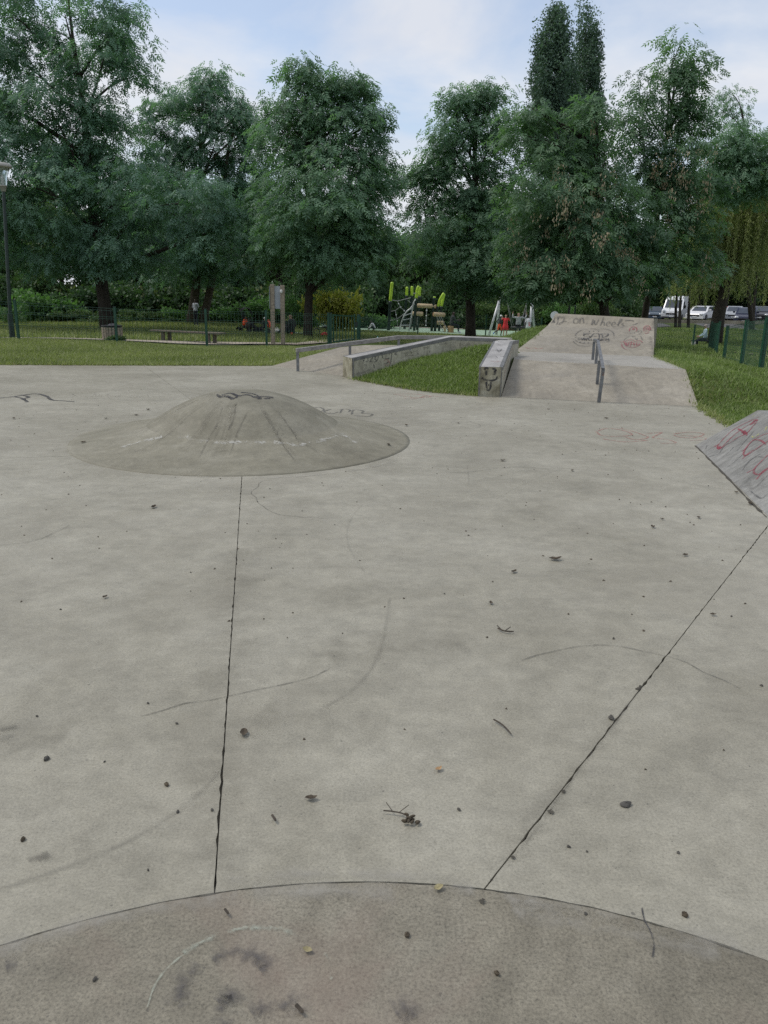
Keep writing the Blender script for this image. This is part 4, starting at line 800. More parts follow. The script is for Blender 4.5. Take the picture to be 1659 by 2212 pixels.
tree('ash_tree', 'tallest ash tree at the left with a thick dark trunk behind the slatted bin', gb(232, 35), px_lobes([(140, 30, 150, 100), (60, 140, 100, 90), (225, 120, 85, 80, -1), (290, 165, 42, 40), (265, 60, 40, 60), (120, 255, 140, 75, -1), (235, 290, 95, 65), (60, 400, 130, 85, -2), (180, 420, 140, 80, 1), (300, 410, 110, 55, -2), (390, 440, 95, 50, -3), (455, 500, 70, 58, -3), (110, 520, 120, 60, -1), (240, 540, 85, 45, -2), (50, 320, 90, 75, 1), (20, 60, 70, 80), (-120, 200, 150, 160), (-100, 440, 140, 110), (190, 360, 90, 50, 2), (330, 520, 80, 60, 2)], 35), .27, 11, M['ash'], dens=0.8, per=30)
tree('ash_tree', 'dark broad ash tree with twin trunks beside the child in the grey shirt', gb(412, 43), px_lobes([(430, 215, 75, 50), (455, 185, 30, 25), (385, 270, 75, 65), (470, 290, 80, 65), (530, 310, 38, 60), (350, 330, 60, 60), (430, 390, 115, 70), (520, 410, 60, 70, 1), (350, 450, 70, 70, 2), (470, 490, 110, 60, -1), (530, 540, 55, 55, -2), (400, 560, 100, 50), (560, 450, 36, 55, 2), (440, 165, 12, 14), (465, 160, 9, 12), (405, 200, 14, 14), (500, 225, 16, 12), (530, 250, 14, 14), (548, 280, 12, 16)], 43), .24, 12, M['ash'], trunks=2, per=28, bark='barklight')
tree('ash_tree', 'rounded ash tree standing alone behind the notice board', gb(664, 33), px_lobes([(650, 185, 48, 42), (745, 205, 50, 40), (690, 225, 60, 45), (640, 265, 70, 60), (740, 280, 80, 62), (796, 290, 30, 48), (620, 345, 72, 55, 1), (715, 370, 100, 65, -1), (792, 385, 42, 54), (600, 435, 52, 52), (690, 455, 100, 55, -2), (782, 465, 54, 52, -1), (815, 525, 34, 42), (650, 530, 80, 45, -1), (745, 550, 85, 42, -2), (805, 550, 42, 32), (690, 590, 60, 25, 1), (580, 510, 40, 45, 2), (645, 150, 9, 20), (662, 160, 8, 18), (600, 215, 12, 20), (745, 172, 10, 18), (768, 190, 10, 16), (715, 190, 8, 14), (800, 240, 12, 18), (818, 262, 9, 16), (585, 260, 10, 14), (828, 345, 14, 10), (836, 395, 14, 12)], 33), .17, 13, M['ash2'], dens=1.25, clump=.72, per=30)
tree('ash_tree', 'ash tree with a straight black trunk in front of the climbing frame', gb(1018, 36), px_lobes([(1045, 228, 42, 38), (985, 240, 40, 32), (1010, 290, 75, 50), (948, 330, 45, 40), (1070, 300, 42, 50), (912, 392, 38, 30), (985, 390, 75, 45), (1060, 390, 55, 55), (1000, 455, 85, 42), (925, 450, 38, 22), (950, 525, 75, 42, -1), (1060, 520, 75, 55), (1015, 575, 75, 34, -1), (1085, 600, 50, 38, -1), (900, 540, 34, 35, 2), (1035, 195, 10, 22), (1048, 205, 9, 18), (975, 215, 9, 18), (990, 225, 10, 16), (1075, 210, 8, 26), (950, 300, 20, 14), (892, 370, 18, 12)], 36), .21, 14, M['ash2'], dens=1.3, clump=.72, per=28)
t5, C5, tp5 = tree('ash_tree', 'ash tree hung with dry brown seed bunches behind the kicker', gb(1321, 31), px_lobes([(1148, 285, 34, 42), (1278, 282, 40, 46), (1205, 365, 66, 46), (1295, 340, 45, 50), (1180, 425, 80, 55, -1), (1290, 420, 75, 55), (1250, 500, 95, 50, -1), (1150, 515, 65, 45), (1340, 500, 65, 55), (1200, 590, 85, 45, -1), (1310, 590, 75, 42, -1), (1395, 480, 55, 55), (1400, 570, 55, 45), (1130, 575, 50, 38), (1138, 228, 10, 20), (1162, 240, 9, 16), (1272, 225, 10, 22), (1290, 240, 10, 16), (1120, 290, 12, 16), (1225, 315, 12, 16)], 31), .18, 15, M['ash3'], dens=1.4, clump=.72, per=28)
t6, C6, tp6 = tree('ash_tree', 'tall sparse ash tree with a lone leafy top shoot above the car park', gb(1388, 36), px_lobes([(1470, 95, 16, 22), (1492, 132, 22, 22), (1440, 172, 45, 32), (1500, 180, 22, 50), (1380, 215, 38, 45), (1462, 240, 48, 40), (1500, 290, 35, 35), (1365, 300, 34, 40), (1440, 335, 60, 34), (1430, 410, 70, 42), (1500, 400, 55, 42), (1475, 490, 60, 45), (1520, 560, 38, 36), (1400, 380, 40, 40)], 33), .15, 16, M['ash3'], per=26, dens=1.7, clump=.66, shell=.3)
tree('ash_tree', 'small dark ash tree with a ragged top behind the willow', gb(1628, 52), px_lobes([(1580, 200, 22, 14), (1550, 232, 24, 17), (1592, 250, 26, 22), (1625, 300, 45, 36, -12), (1585, 350, 45, 38, -12), (1690, 350, 60, 45, -12), (1640, 360, 40, 36, -12), (1560, 310, 30, 26, -12), (1610, 400, 40, 26, -12), (1560, 400, 30, 24, -12), (1540, 390, 50, 45), (1600, 430, 60, 50), (1665, 430, 60, 55), (1530, 470, 45, 45), (1580, 520, 60, 45), (1650, 520, 60, 45)], 52), .14, 17, M['ash2'], per=24, dens=1.25, clump=.8, shell=.3)
def seeds(Cs, t, seed, n=90, ylo=2.2, yhi=7.0):
    rg = np.random.default_rng(seed); q = Cs[(Cs[:, 2] < yhi) & (Cs[:, 2] > ylo)]; q = q[np.argsort(q[:, 1])[:int(len(q) * .55)]]; c = q[rg.integers(0, len(q), n)] + rg.normal(size=(n, 3)) * .25 + np.array([0, -.8, -.25])
    T = []
    for k in range(5):
        V = []; r2 = np.random.default_rng(k + 70)
        for i in range(16): p = r2.normal(size=3) * np.array([.055, .055, .12]) + np.array([0, 0, -.12]); V += rhomb(p, (r2.normal() * .25, r2.normal() * .25, -1), r2.normal(size=3), .075, .014)
        T.append(np.array(V))
    V, nv = place_leaves(c, rg.uniform(0, 6.28, n), rg.normal(size=n) * .15, rg.normal(size=n) * .15, rg.uniform(1.1, 1.8, n), T, rg)
    o = np_mesh('seed_bunches', V, np.arange(len(V)).reshape(-1, 4), 4, M['seed'], t, np.repeat(rg.random(n), nv), base_of(t)); o['kind'] = 'stuff'
seeds(C5, t5, 5, 95); seeds(C6, t6, 6, 45)
# willow
wt = thing('willow_tree', 'weeping willow with hanging yellow green strands at the right edge', 'tree', gb(1548, 44)); rg = np.random.default_rng(33)
wb = np.array(gb(1548, 44)); wl_ = px_lobes([(1615, 420, 65, 45), (1655, 360, 60, 60), (1555, 450, 50, 40), (1720, 420, 70, 70), (1650, 440, 60, 45), (1510, 470, 34, 32), (1590, 470, 55, 36)], 44)
P_, Y_, tone, sz = [], [], [], []
for i in range(680):
    c, r = wl_[rg.integers(0, len(wl_))]; d = rg.normal(size=3); d[2] = abs(d[2]) * .7; d /= np.linalg.norm(d); p = np.array(c) + d * np.array(r) * rg.uniform(.7, 1.05)
    Lg = rg.uniform(1.5, 5.2) * (1 if rg.random() < .7 else 1.3); zmin = wb[2] + rg.uniform(1.6, 2.8); k = int(Lg / .07); sw = rg.normal(size=2) * .06; tn = rg.random()
    for j in range(k):
        z = p[2] - j * .07 + .5 * math.sin(min(j / 12, 1.57)) * .3
        if z < zmin: break
        o_ = d[:2] * .5 * min(1, j / 10) + sw * j * .05; P_.append((p[0] + o_[0] + rg.normal() * .03, p[1] + o_[1] + rg.normal() * .03, z)); tone.append(tn * .7 + .3 * rg.random())
n = len(P_); V = []; T_W = []
for k in range(6):
    r2 = np.random.default_rng(k + 90); v = []
    for i in range(2): v += rhomb((0, 0, 0), (r2.normal() * .5, r2.normal() * .5, -1), r2.normal(size=3), .17, .016)
    T_W.append(np.array(v))
V, nv = place_leaves(np.array(P_), rg.uniform(0, 6.28, n), rg.normal(size=n) * .25, rg.normal(size=n) * .25, rg.uniform(.8, 1.3, n), T_W, rg)
np_mesh('crown', V, np.arange(len(V)).reshape(-1, 4), 4, M['willow'], wt, np.repeat(tone, nv), wb)
mb = MB(); tw = [wb + np.array([0, 0, -.2]), wb + np.array([.05, 0, 1.5]), wb + np.array([.25, 0, 3.2]), wb + np.array([.9, .2, 5.5]), wb + np.array([1.6, .3, 7.5])]; mb.tube(tw, [.42, .33, .28, .18, .08], 10)
for c, r in wl_: mb.tube(bent(tw[2], c, 6, rg, .3), [.14, .11, .09, .06, .04, .02], 6, cap=False)
mb.build('trunk', M['bark'], wt, smooth=True)
# poplars
for lab, px, Y, L, sd in (('broader of the two tall columnar poplars above the trees', 1197, 70, [(1203, 45, 16, 30), (1172, 95, 16, 30), (1195, 105, 34, 55), (1222, 120, 18, 45), (1198, 185, 44, 75), (1163, 195, 18, 70), (1195, 275, 46, 75), (1160, 290, 16, 60), (1198, 360, 46, 60), (1230, 260, 18, 70), (1200, 460, 46, 60)], 21), ('narrower of the two tall columnar poplars above the trees', 1268, 74, [(1264, 48, 13, 28), (1268, 105, 22, 45), (1282, 115, 12, 40), (1268, 185, 25, 70), (1288, 200, 10, 60), (1267, 270, 27, 70), (1250, 240, 12, 60), (1266, 350, 32, 55), (1266, 450, 34, 60)], 22)):
    tree('poplar_tree', lab, gb(px, Y), [(c_, tuple(np.array(r_) * (.86, .86, 1.0))) for c_, r_ in px_lobes(L, Y)], .35, sd, M['poplar'], T=[t * 1.25 for t in T_BROAD], per=40, clump=.55, dens=1.2, flat=2.4, droop=(-1.1, .2), shell=.55, twigs=1)
# wood closing off the lawn: three kinds of tree, copied
def filler(seed, hgt, mt, spread):
    rg = np.random.default_rng(seed); L = []
    for i in range(13):
        f = rg.random(); z = hgt * (.16 + .74 * f); w = spread * (1.0 - .55 * abs(f - .35) * 1.4); a = rg.uniform(0, 6.28); d = w * rg.uniform(.2, .8)
        L.append(((d * math.cos(a), d * math.sin(a), z), (spread * rg.uniform(.4, .6), spread * rg.uniform(.4, .6), hgt * rg.uniform(.10, .17))))
    t, Cs, tp = tree('woodland_tree', 'dark dense tree in the wood closing off the lawn', (0, 0, 0), L, .22, seed, mt, T=T_BIG, per=15, clump=.8, dens=.85, twigs=0, group='dense wood behind the lawn'); return t
fil = [filler(101, 10, M['wood_leaf'], 3.6), filler(102, 9, M['hedge'], 4.0), filler(103, 11, M['wood_leaf'], 3.4)]
rg = np.random.default_rng(5); used = set()
def put(kinds, px, Y, hgt, wid=1.0, mt=None, label=None, group=None, pool=fil):
    k = kinds; o = pool[k]
    if k not in used: used.add(k)
    else: o = copy_tree(o)
    p = gb(px, Y); o.location = p; s_ = hgt / (10, 9, 11)[k]; o.scale = (s_ * wid, s_ * wid, s_); o.rotation_euler = (0, 0, rg.uniform(0, 6.28))
    if label: o['label'] = label
    return o
def hmax(px, py, Y): p = at_y(px, py, Y); return float(p[2]) - gb(px, Y)[2]
for i, (px, Y, py) in enumerate([(-260, 56, 350), (-130, 62, 330), (-30, 55, 420), (70, 60, 430), (150, 54, 440), (230, 62, 420), (310, 56, 430), (390, 60, 440), (470, 55, 430), (540, 62, 440), (600, 56, 450), (660, 64, 440), (730, 57, 460), (790, 62, 470), (845, 70, 496), (890, 76, 500), (935, 68, 490), (980, 60, 460), (1050, 62, 440), (1120, 66, 430), (1190, 60, 440), (1270, 66, 450), (1120, 80, 400), (1010, 84, 430), (700, 82, 420), (560, 80, 400), (330, 82, 390), (120, 84, 380), (1340, 118, 480), (1420, 122, 490), (1500, 118, 470), (1580, 124, 480), (1660, 118, 470), (1740, 122, 450), (1830, 112, 420), (1920, 100, 380)]):
    put(i % 3, px, Y, hmax(px, py, Y), 1.05 if Y < 70 else 1.3)
# shrubs: shared meshes, own colours
def shrub_proto(seed, T, per=26):
    rg2 = np.random.default_rng(seed); L = [((rg2.normal() * .4, rg2.normal() * .4, .35 + .45 * rg2.random()), (.5 + .2 * rg2.random(), .5 + .2 * rg2.random(), .36)) for i in range(7)]
    return L
shr_me = []
for k, T in enumerate((T_FINE, T_BROAD, T_ASH)):
    o, _ = crown_mesh('foliage', shrub_proto(200 + k, T), 200 + k, M['hedge'], None, T=T, dens=2.6, clump=.26, per=26, size=(1.0, .8, .55)[k], shell=.5); shr_me.append(o.data); bpy.data.objects.remove(o)
def shrub(px, Y, w, hgt, kind, mt, label, name='shrub', cat='shrub', group=None, stem=True):
    p = gb(px, Y); t = thing(name, label, cat, p, rg.uniform(0, 6.28), group)
    o = bpy.data.objects.new('foliage', shr_me[kind]); COL.objects.link(o); o.parent = t; o.scale = (w / 2.1, w / 2.1, hgt / 1.15)
    o.material_slots[0].link = 'OBJECT'; o.material_slots[0].material = M[mt]
    mb = MB()
    for i in range(4): a = rg.uniform(0, 6.28); mb.tube([(0, 0, -.1), (.12 * w * math.cos(a), .12 * w * math.sin(a), hgt * .35), (.22 * w * math.cos(a), .22 * w * math.sin(a), hgt * .6)], [.03, .022, .01], 5)
    mb.build('stem', M['barklight'], t, local=True); return t
def hpx(px, py, Y): return hmax(px, py, Y)
for px, Y, wpx, py, k, mt, lab in [
 (85, 44, 120, 618, 1, 'bright', 'big bright green bush with a reddish twig behind the left lamp post'), (28, 41, 75, 655, 2, 'bright', 'feathery bright bush at the foot of the left lamp post'), (150, 44, 70, 655, 2, 'bright', 'feathery bright green bush left of the big trunk'), (125, 43, 60, 672, 0, 'hedge', 'low dark clipped bush below the bright green bush'),
 (185, 43.5, 75, 668, 0, 'hedge', 'low dark rounded bush just left of the big trunk'), (285, 44, 62, 668, 0, 'hedge', 'round clipped dark bush just right of the big trunk'), (338, 44, 56, 672, 0, 'hedge', 'round clipped dark bush further right of the big trunk'), (375, 45, 60, 660, 1, 'bright', 'low broad leaved bush left of the standing child'),
 (712, 41, 100, 606, 1, 'yellow', 'golden yellow bush behind the lone ash trunk'), (650, 44, 70, 630, 1, 'bright', 'green bush between the notice board and the ash trunk'), (560, 46, 90, 635, 1, 'bright', 'light green bush behind the pushchair'), (500, 47, 80, 660, 1, 'bright', 'low light green bush left of the pushchair'),
 (755, 50, 60, 668, 1, 'bright', 'low leafy bush seen through the gate bars'), (815, 50, 62, 675, 1, 'bright', 'low leafy bush behind the crouching child'), (780, 52, 60, 668, 2, 'bright', 'feathery low bush between the gate and the climbing frame'),
 (1265, 52, 70, 635, 1, 'hedge', 'leafy bush right of the black lamp post'), (1210, 53, 60, 648, 1, 'bright', 'light bush left of the black lamp post'), (1305, 56, 60, 655, 1, 'hedge', 'leafy bush beside the seed hung ash trunk'), (1065, 57, 70, 635, 1, 'hedge', 'tall leafy bush left of the swing'),
 (243, 23.6, 38, 722, 1, 'hedge', 'small weedy bush at the foot of the slatted bin')]:
    shrub(px, Y, wpx * Y / F * 1.15, hpx(px, py, Y), k, mt, lab)
for i, (px, Y, wpx, py) in enumerate([(-80, 48, 150, 600), (40, 50, 130, 590), (200, 49, 130, 600), (300, 50, 130, 600), (400, 51, 130, 590), (480, 50, 130, 605), (590, 51, 140, 600), (680, 50, 130, 590), (760, 54, 110, 600), (840, 56, 110, 590), (920, 57, 110, 600), (990, 58, 110, 610), (1060, 60, 110, 600), (1150, 60, 120, 610), (1250, 62, 120, 600), (1345, 60, 90, 630)]):
    shrub(px, Y, wpx * Y / F * 1.2, hpx(px, py, Y), (1, 0, 1)[i % 3], 'wood_leaf', 'dark undergrowth bush at the edge of the wood', 'undergrowth_bush', 'bush', 'undergrowth along the wood')
# clipped hedge behind the swing
a, b2 = np.array(gb(1025, 55)), np.array(gb(1262, 53.5)); hd = thing('hedge', 'long leafy hedge running behind the swing', 'hedge', a); L = []
for t in np.linspace(0, 1, 22): q = a + (b2 - a) * t; L.append(((q[0], q[1], q[2] + .75), (.7, .6, .85)))
crown_mesh('foliage', L, 77, M['hedge'], hd, T=T_BROAD, dens=3.2, clump=.34, per=22, offset=a, size=.9)
mb = MB()
for t in np.linspace(0.03, .97, 14): q = a + (b2 - a) * t; mb.tube([(q[0], q[1], q[2] - .1), (q[0] + .05, q[1], q[2] + 1.0)], [.04, .02], 5)
mb.build('stems', M['barklight'], hd)['kind'] = 'stuff'
# ------------------------------------------------------------------ grass blades
def grass(name, regions, mt, hb=(.04, .10), w=.011, blades=5, spread=.045, excl=()):
    rg = np.random.default_rng(len(name) * 7 + len(regions)); Vs = []; tn = []
    for poly, dens, k in regions:
        P = np.array(poly); x0, y0 = P.min(0); x1, y1 = P.max(0); n = int((x1 - x0) * (y1 - y0) * dens); x = rg.uniform(x0, x1, n); y = rg.uniform(y0, y1, n)
        q = inside(poly, x, y)
        for e in [SLAB, RAMPPOLY, LRAMP] + list(excl): q &= ~inside(e, x, y)
        x, y = x[q], y[q]; z = H(x, y); x = np.repeat(x, blades) + rg.normal(size=len(x) * blades) * spread; y = np.repeat(y, blades) + rg.normal(size=len(x)) * spread; z = np.repeat(z, blades) - .012
        n = len(x); a = rg.uniform(0, 6.28, n); hh = rg.uniform(*hb, n) * k; ln = rg.uniform(.2, 1.1, n) * hh; b_ = a + rg.uniform(-1, 1, n) + 1.57; ww = w * k * rg.uniform(.7, 1.4, n)
        p0 = np.stack([x - np.cos(a) * ww, y - np.sin(a) * ww, z], -1); p1 = np.stack([x + np.cos(a) * ww, y + np.sin(a) * ww, z], -1); p2 = np.stack([x + np.cos(b_) * ln, y + np.sin(b_) * ln, z + hh], -1)
        Vs.append(np.stack([p0, p1, p2], 1).reshape(-1, 3)); pat = .5 + .5 * np.sin(x * 1.3 + 1.7 * np.sin(y * .9)) * np.sin(y * 1.1 + x * .4); tf = np.repeat(rg.random(n // blades) ** 1.2, blades); tn.append(np.repeat(np.clip(.35 * pat + .55 * tf + .2 * rg.random(n) - .05, 0, 1), 3))
    V = np.concatenate(Vs); o = np_mesh(name, V, np.arange(len(V)).reshape(-1, 3), 3, mt, None, np.concatenate(tn)); return tag(o, kind='stuff')
grass('grass', [([(-13, 15.2), (-.8, 15.9), (.5, 17.3), (1.5, 17.0), (3, 19), (1, 24), (-3, 24.2), (-6, 23.4), (-13, 21.4)], 330, 1.0), ([(-26, 23.5), (-12, 24.3), (-5, 27), (0, 29), (3, 31), (6, 40), (4, 45), (-26, 46)], 30, 1.5)], M['grass'])
grass('grass', [([V2(p) for p in island] + [(-.55, 13.85), (1.3, 14.55), (2.3, 14.4), (1.95, 13.9)], 950, .85), ([(4, 8.6), (8, 7.5), (10, 10), (10, 17), (7.5, 20), (5.2, 20), (5.4, 16.6), (4.8, 14.6), (4.5, 12), (4.2, 10.9)], 430, .8), ([(2.2, 15.3), (3.9, 18.0), (4.2, 19.5), (2, 19), (1.5, 17)], 450, 1.0), ([(5.5, 20), (10, 17), (17, 17), (24, 40), (34, 68), (22, 70), (12, 40)], 26, 1.6)], M['grass2'], excl=([V2(P0), V2(K0), V2(E0), V2(E0 + fp), V2(K0 + mid), V2(P0 + lp)],))


def fringe(lines, per_m, mt):
    rg = np.random.default_rng(4); Vs = []; tn = []
    for ln in lines:
        P = [np.array(p, float)[:2] for p in ln]
        for a, b_ in zip(P[:-1], P[1:]):
            L = np.linalg.norm(b_ - a); n = int(L * per_m); t = rg.random(n); c = a + (b_ - a) * t[:, None] + rg.normal(size=(n, 2)) * (.02 + .035 * rg.random(n)[:, None]); k = np.repeat(np.arange(n), 5); x = c[k, 0] + rg.normal(size=n * 5) * .02; y = c[k, 1] + rg.normal(size=n * 5) * .02; m = len(x)
            z = np.maximum(H(x, y), 0) - .004; a2 = rg.uniform(0, 6.28, m); hh = rg.uniform(.02, .085, m); ln_ = hh * rg.uniform(.3, 1.4, m); w = rg.uniform(.004, .009, m); b2_ = a2 + 1.57
            Vs.append(np.stack([np.stack([x - np.cos(a2) * w, y - np.sin(a2) * w, z], -1), np.stack([x + np.cos(a2) * w, y + np.sin(a2) * w, z], -1), np.stack([x + np.cos(b2_) * ln_, y + np.sin(b2_) * ln_, z + hh], -1)], 1).reshape(-1, 3)); tn.append(np.repeat(np.clip(rg.random(n)[k] * .9 + .1 * rg.random(m), 0, 1), 3))
    V = np.concatenate(Vs); tag(np_mesh('grass', V, np.arange(len(V)).reshape(-1, 3), 3, mt, None, np.concatenate(tn)), kind='stuff')
fringe([[(-13, 15.2)] + back2[::-1] + [J1e] + backp[::-1], island, [V2(BR), (4.178, 9.638), (4.0, 8.2)], [V2(BR), V2(KR), V2(DRr)]], 60, M['grass'])
# ------------------------------------------------------------------ fences and gate
def gpt(px, Y): p = at_y(px, 700, Y); return np.array([p[0], Y, h1(p[0], Y)])
def wires(mb, a, b_, z0, h0, z1_, h1_, step, r):
    L = np.linalg.norm(b_[:2] - a[:2]); n = int(L / step); u_ = (b_ - a) / max(np.linalg.norm(b_ - a), 1e-6); s_ = np.array([-u_[1], u_[0], 0]) * r; uu = np.array([u_[0], u_[1], 0]) * r
    for i in range(n + 1):
        t = i / max(n, 1); p = a + (b_ - a) * t; lo = p + UPV * (z0 + (z1_ - z0) * t); hi = p + UPV * (h0 + (h1_ - h0) * t)
        mb.add([lo + uu, lo - uu * .5 + s_, lo - uu * .5 - s_, hi + uu, hi - uu * .5 + s_, hi - uu * .5 - s_], [(0, 1, 4, 3), (1, 2, 5, 4), (2, 0, 3, 5)])
def fence(label, posts, step=.11, pw=.062, mesh=True, name='mesh_fence'):
    P = []
    for px, Y, ty in posts: g_ = gpt(px, Y); hh = at_y(px, ty, Y)[2] - g_[2] if ty else 1.15; P.append((g_, hh))
    t = thing(name, label, 'fence', P[0][0])
    for g_, hh in P:
        mb = MB(); mb.box(g_ + UPV * (hh / 2 - .05), (pw, pw, hh + .1)); po = mb.build('post', M['green'], t)
        MB().box(g_ + UPV * (hh + .008), (pw + .012, pw + .012, .016)).build('post_cap', M['darkgreen'], po)
    for ip, ((a, ha), (b_, hb)) in enumerate(zip(P[:-1], P[1:])):
        mb = MB(); wires(mb, a, b_, .05, ha - .05, .05, hb - .05, step[ip] if hasattr(step, '__len__') else step, .0044)
        for f in (.04, .36, .42, .68, .74, .93, 1.0):
            z0 = .05 + (ha - .1) * f; z1_ = .05 + (hb - .1) * f; mb.tube([a + UPV * z0, b_ + UPV * z1_], .0058, 4, cap=False)
        mb.build('mesh_panel', M['wire'], t)
    return P
fence('green wire mesh fence running along the grass left of the gate', [(-170, 20.6, None), (37, 21.5, 648), (250, 22.6, 663), (445, 23.6, 668), (575, 24.6, 670), (709, 26.9, 676)])
fence('green wire mesh fence from the gate along the play area', [(777, 30.0, 681), (903, 38, 685), (1050, 42, None), (1170, 44, None)])
fence('green wire mesh fence seen edge on beside the seated old man', [(1345, 33, None), (1502, 36, 702), (1538, 31.5, 695), (1555, 27.5, 694)], step=(.13, .5, .06))
fence('nearest green wire mesh fence at the right edge of the park', [(1573, 25.5, 704), (1613, 18.9, 691), (1657, 16.3, None), (1790, 13.5, None)], pw=.075, step=(.5, .11, .085))
gt = thing('garden_gate', 'low green metal gate with vertical bars standing between two square posts', 'gate', gpt(713, 27.0))
gl, gr_ = gpt(713.5, 27.0), gpt(773.5, 29.8); hl = at_y(713.5, 677, 27.0)[2] - gl[2]; hr = at_y(773.5, 680, 29.8)[2] - gr_[2]
for q, hh in ((gl, hl), (gr_, hr)):
    po = MB().box(q + UPV * (hh / 2 - .05), (.1, .1, hh + .1)).build('post', M['green'], gt); MB().box(q + UPV * (hh + .01), (.11, .11, .02)).build('post_cap', M['darkgreen'], po)
ga, gb_ = gl + (gr_ - gl) * .10, gl + (gr_ - gl) * .86; zt = hl - .03; zb = .10
fo = MB(); fo.beam(ga + UPV * (zt - .03), gb_ + UPV * (zt - .1), .05, .05); fo.beam(ga + UPV * zb, gb_ + UPV * zb, .05, .05); fo.box(ga + UPV * (zt + zb) / 2, (.055, .055, zt - zb)); fo.box(gb_ + UPV * ((zt + zb) / 2 - .03), (.055, .055, zt - zb)); fo.build('gate_frame', M['green'], gt)
for i in range(6): q = ga + (gb_ - ga) * ((i + 1) / 7); MB().tube([q + UPV * zb, q + UPV * (zt - .05)], .016, 6).build('bar', M['green'], gt)
MB().box(gb_ + UPV * (zt * .62) + np.array([.07, -.02, 0]), (.1, .07, .16)).build('latch', M['darkgreen'], gt)
for f in (.2, .8): MB().tube([gl + UPV * hl * f, ga + UPV * hl * f], .018, 6).build('hinge', M['darkgreen'], gt)
# ------------------------------------------------------------------ notice board, bench, bin, lamps, signs
nb_ = thing('notice_board', 'grey backed notice board held between two square timber posts', 'notice board', gpt(600, 26))
pl, pr = gpt(589, 26), gpt(610.5, 26)
for q, tx, ty in ((pl, 590.3, 614), (pr, 612.3, 616)): MB().beam(q - UPV * .1, np.array([q[0] + .02, q[1], at_y(tx, ty, 26)[2]]), .13, .13).build('post', M['wood'], nb_, bevel=.012)
c0, c1 = at_y(594, 618, 26.0), at_y(609, 667, 26.0)
MB().box(((c0[0] + c1[0]) / 2, 26.02, (c0[2] + c1[2]) / 2), (abs(c1[0] - c0[0]) + .1, .025, abs(c0[2] - c1[2]))).build('panel', M['board'], nb_)
MB().box((c0[0] - .17, 25.98, (c0[2] + c1[2]) / 2), (.012, .14, abs(c0[2] - c1[2]))).build('panel_edge', M['board'], nb_)
MB().ball(at_y(607.5, 629.5, 25.9), (.045, .03, .06), 8, 6).build('sticker', M['offwhite'], nb_)
bn_ = thing('park_bench', 'low backless wooden bench standing behind the fence on the gravel', 'bench', gpt(405, 25.6)); s0, s1 = at_y(331, 713.5, 26.2), at_y(481, 720.5, 25.2); bd_ = (s1 - s0) / np.linalg.norm(s1 - s0); bp = np.array([-bd_[1], bd_[0], 0])
for k in (-1, 1): MB().beam(s0 + bp * .095 * k, s1 + bp * .095 * k, .18, .05).build('seat_plank', M['oldwood'], bn_, bevel=.006)
for f in (.19, .84):
    q = s0 + (s1 - s0) * f; g_ = h1(q[0], q[1])
    for k in (-1, 1): MB().beam(np.array([q[0], q[1], g_ - .1]) + bp * .09 * k + bd_ * .06 * k, q + bp * .09 * k + bd_ * .06 * k - UPV * .025, .09, .11).build('leg', M['oldwood'], bn_)
bi = thing('litter_bin', 'round litter bin of pale wooden slats with a black liner', 'bin', gpt(241, 24.0)); q = gpt(241, 24.0); zt = at_y(241, 706, 24)[2]
for i in range(22): a = 2 * math.pi * i / 22; MB().box((q[0] + .285 * math.cos(a), q[1] + .285 * math.sin(a), (q[2] + zt) / 2), (.024, .07, zt - q[2] - .02), rz=a).build('slat', M['wood'], bi)
mb = MB(); mb.lathe([(.26, q[2] + .05), (.265, zt - .02), (.30, zt + .02), (.305, zt + .045), (.27, zt + .05), (.24, zt - .02), (.22, zt - .15)], (q[0], q[1], 0), 20); mb.build('liner', M['blackcloth'], bi, smooth=True)
mb = MB(); mb.ball((q[0] + .05, q[1] - .05, zt + .03), (.17, .17, .07), 10, 6, jit=.2); mb.build('rubbish', M['charcoal'], bi)
M['lampcap'] = plain('lamp_cap', (.33, .32, .29), .5)
def lamp(label, px, Y, ztop, mt, hz):
    q = gpt(px, Y); tx = hz if hz else q[0]; t = thing('street_lamp', label, 'lamp post', q); z = ztop
    MB().tube([q - UPV * .1, q + UPV * .7], [.075, .07], 12).build('pole_base', mt, t); MB().tube([q + UPV * .6, np.array([tx, q[1], z])], [.05, .042], 12).build('pole', mt, t)
    MB().lathe([(.045, 0), (.06, .01), (.085, .13), (.10, .135), (.10, .155)], (tx, q[1], z), 16).build('collar', M['lampcap'], t, smooth=True)
    m_, n_, b_ = newmat('lamp_glass_%s' % px); b_.inputs['Base Color'].default_value = (.75, .82, .82, 1); b_.inputs['Roughness'].default_value = .08; b_.inputs['Transmission Weight'].default_value = .85; b_.inputs['IOR'].default_value = 1.15
    MB().lathe([(.095, .155), (.11, .3), (.15, .45), (.22, .58)], (tx, q[1], z), 18, close=False).build('lantern_glass', m_, t, smooth=True)
    MB().lathe([(.03, .155), (.035, .35), (.02, .42)], (tx, q[1], z), 10).build('lamp_bulb', M['offwhite'], t, smooth=True)
    MB().lathe([(.23, .575), (.27, .60), (.275, .64), (.20, .70), (.05, .72)], (tx, q[1], z), 20).build('lantern_cap', M['lampcap'], t, smooth=True); return t
lamp('tall dark green lamp post with a clear lantern at the left edge', 24, 22.3, float(at_y(8, 414, 22.3)[2]), M['darkgreen'], float(at_y(8, 414, 22.3)[0]))
lamp('black lamp post rising behind the kicker into the ash foliage', 1227, 37, 3.9, M['black'], 0)
rs_ = thing('round_sign', 'small white round sign peeping over the top left corner of the kicker', 'sign', gpt(1198, 29)); q = gpt(1198, 29); zc = at_y(1198, 681.5, 29)
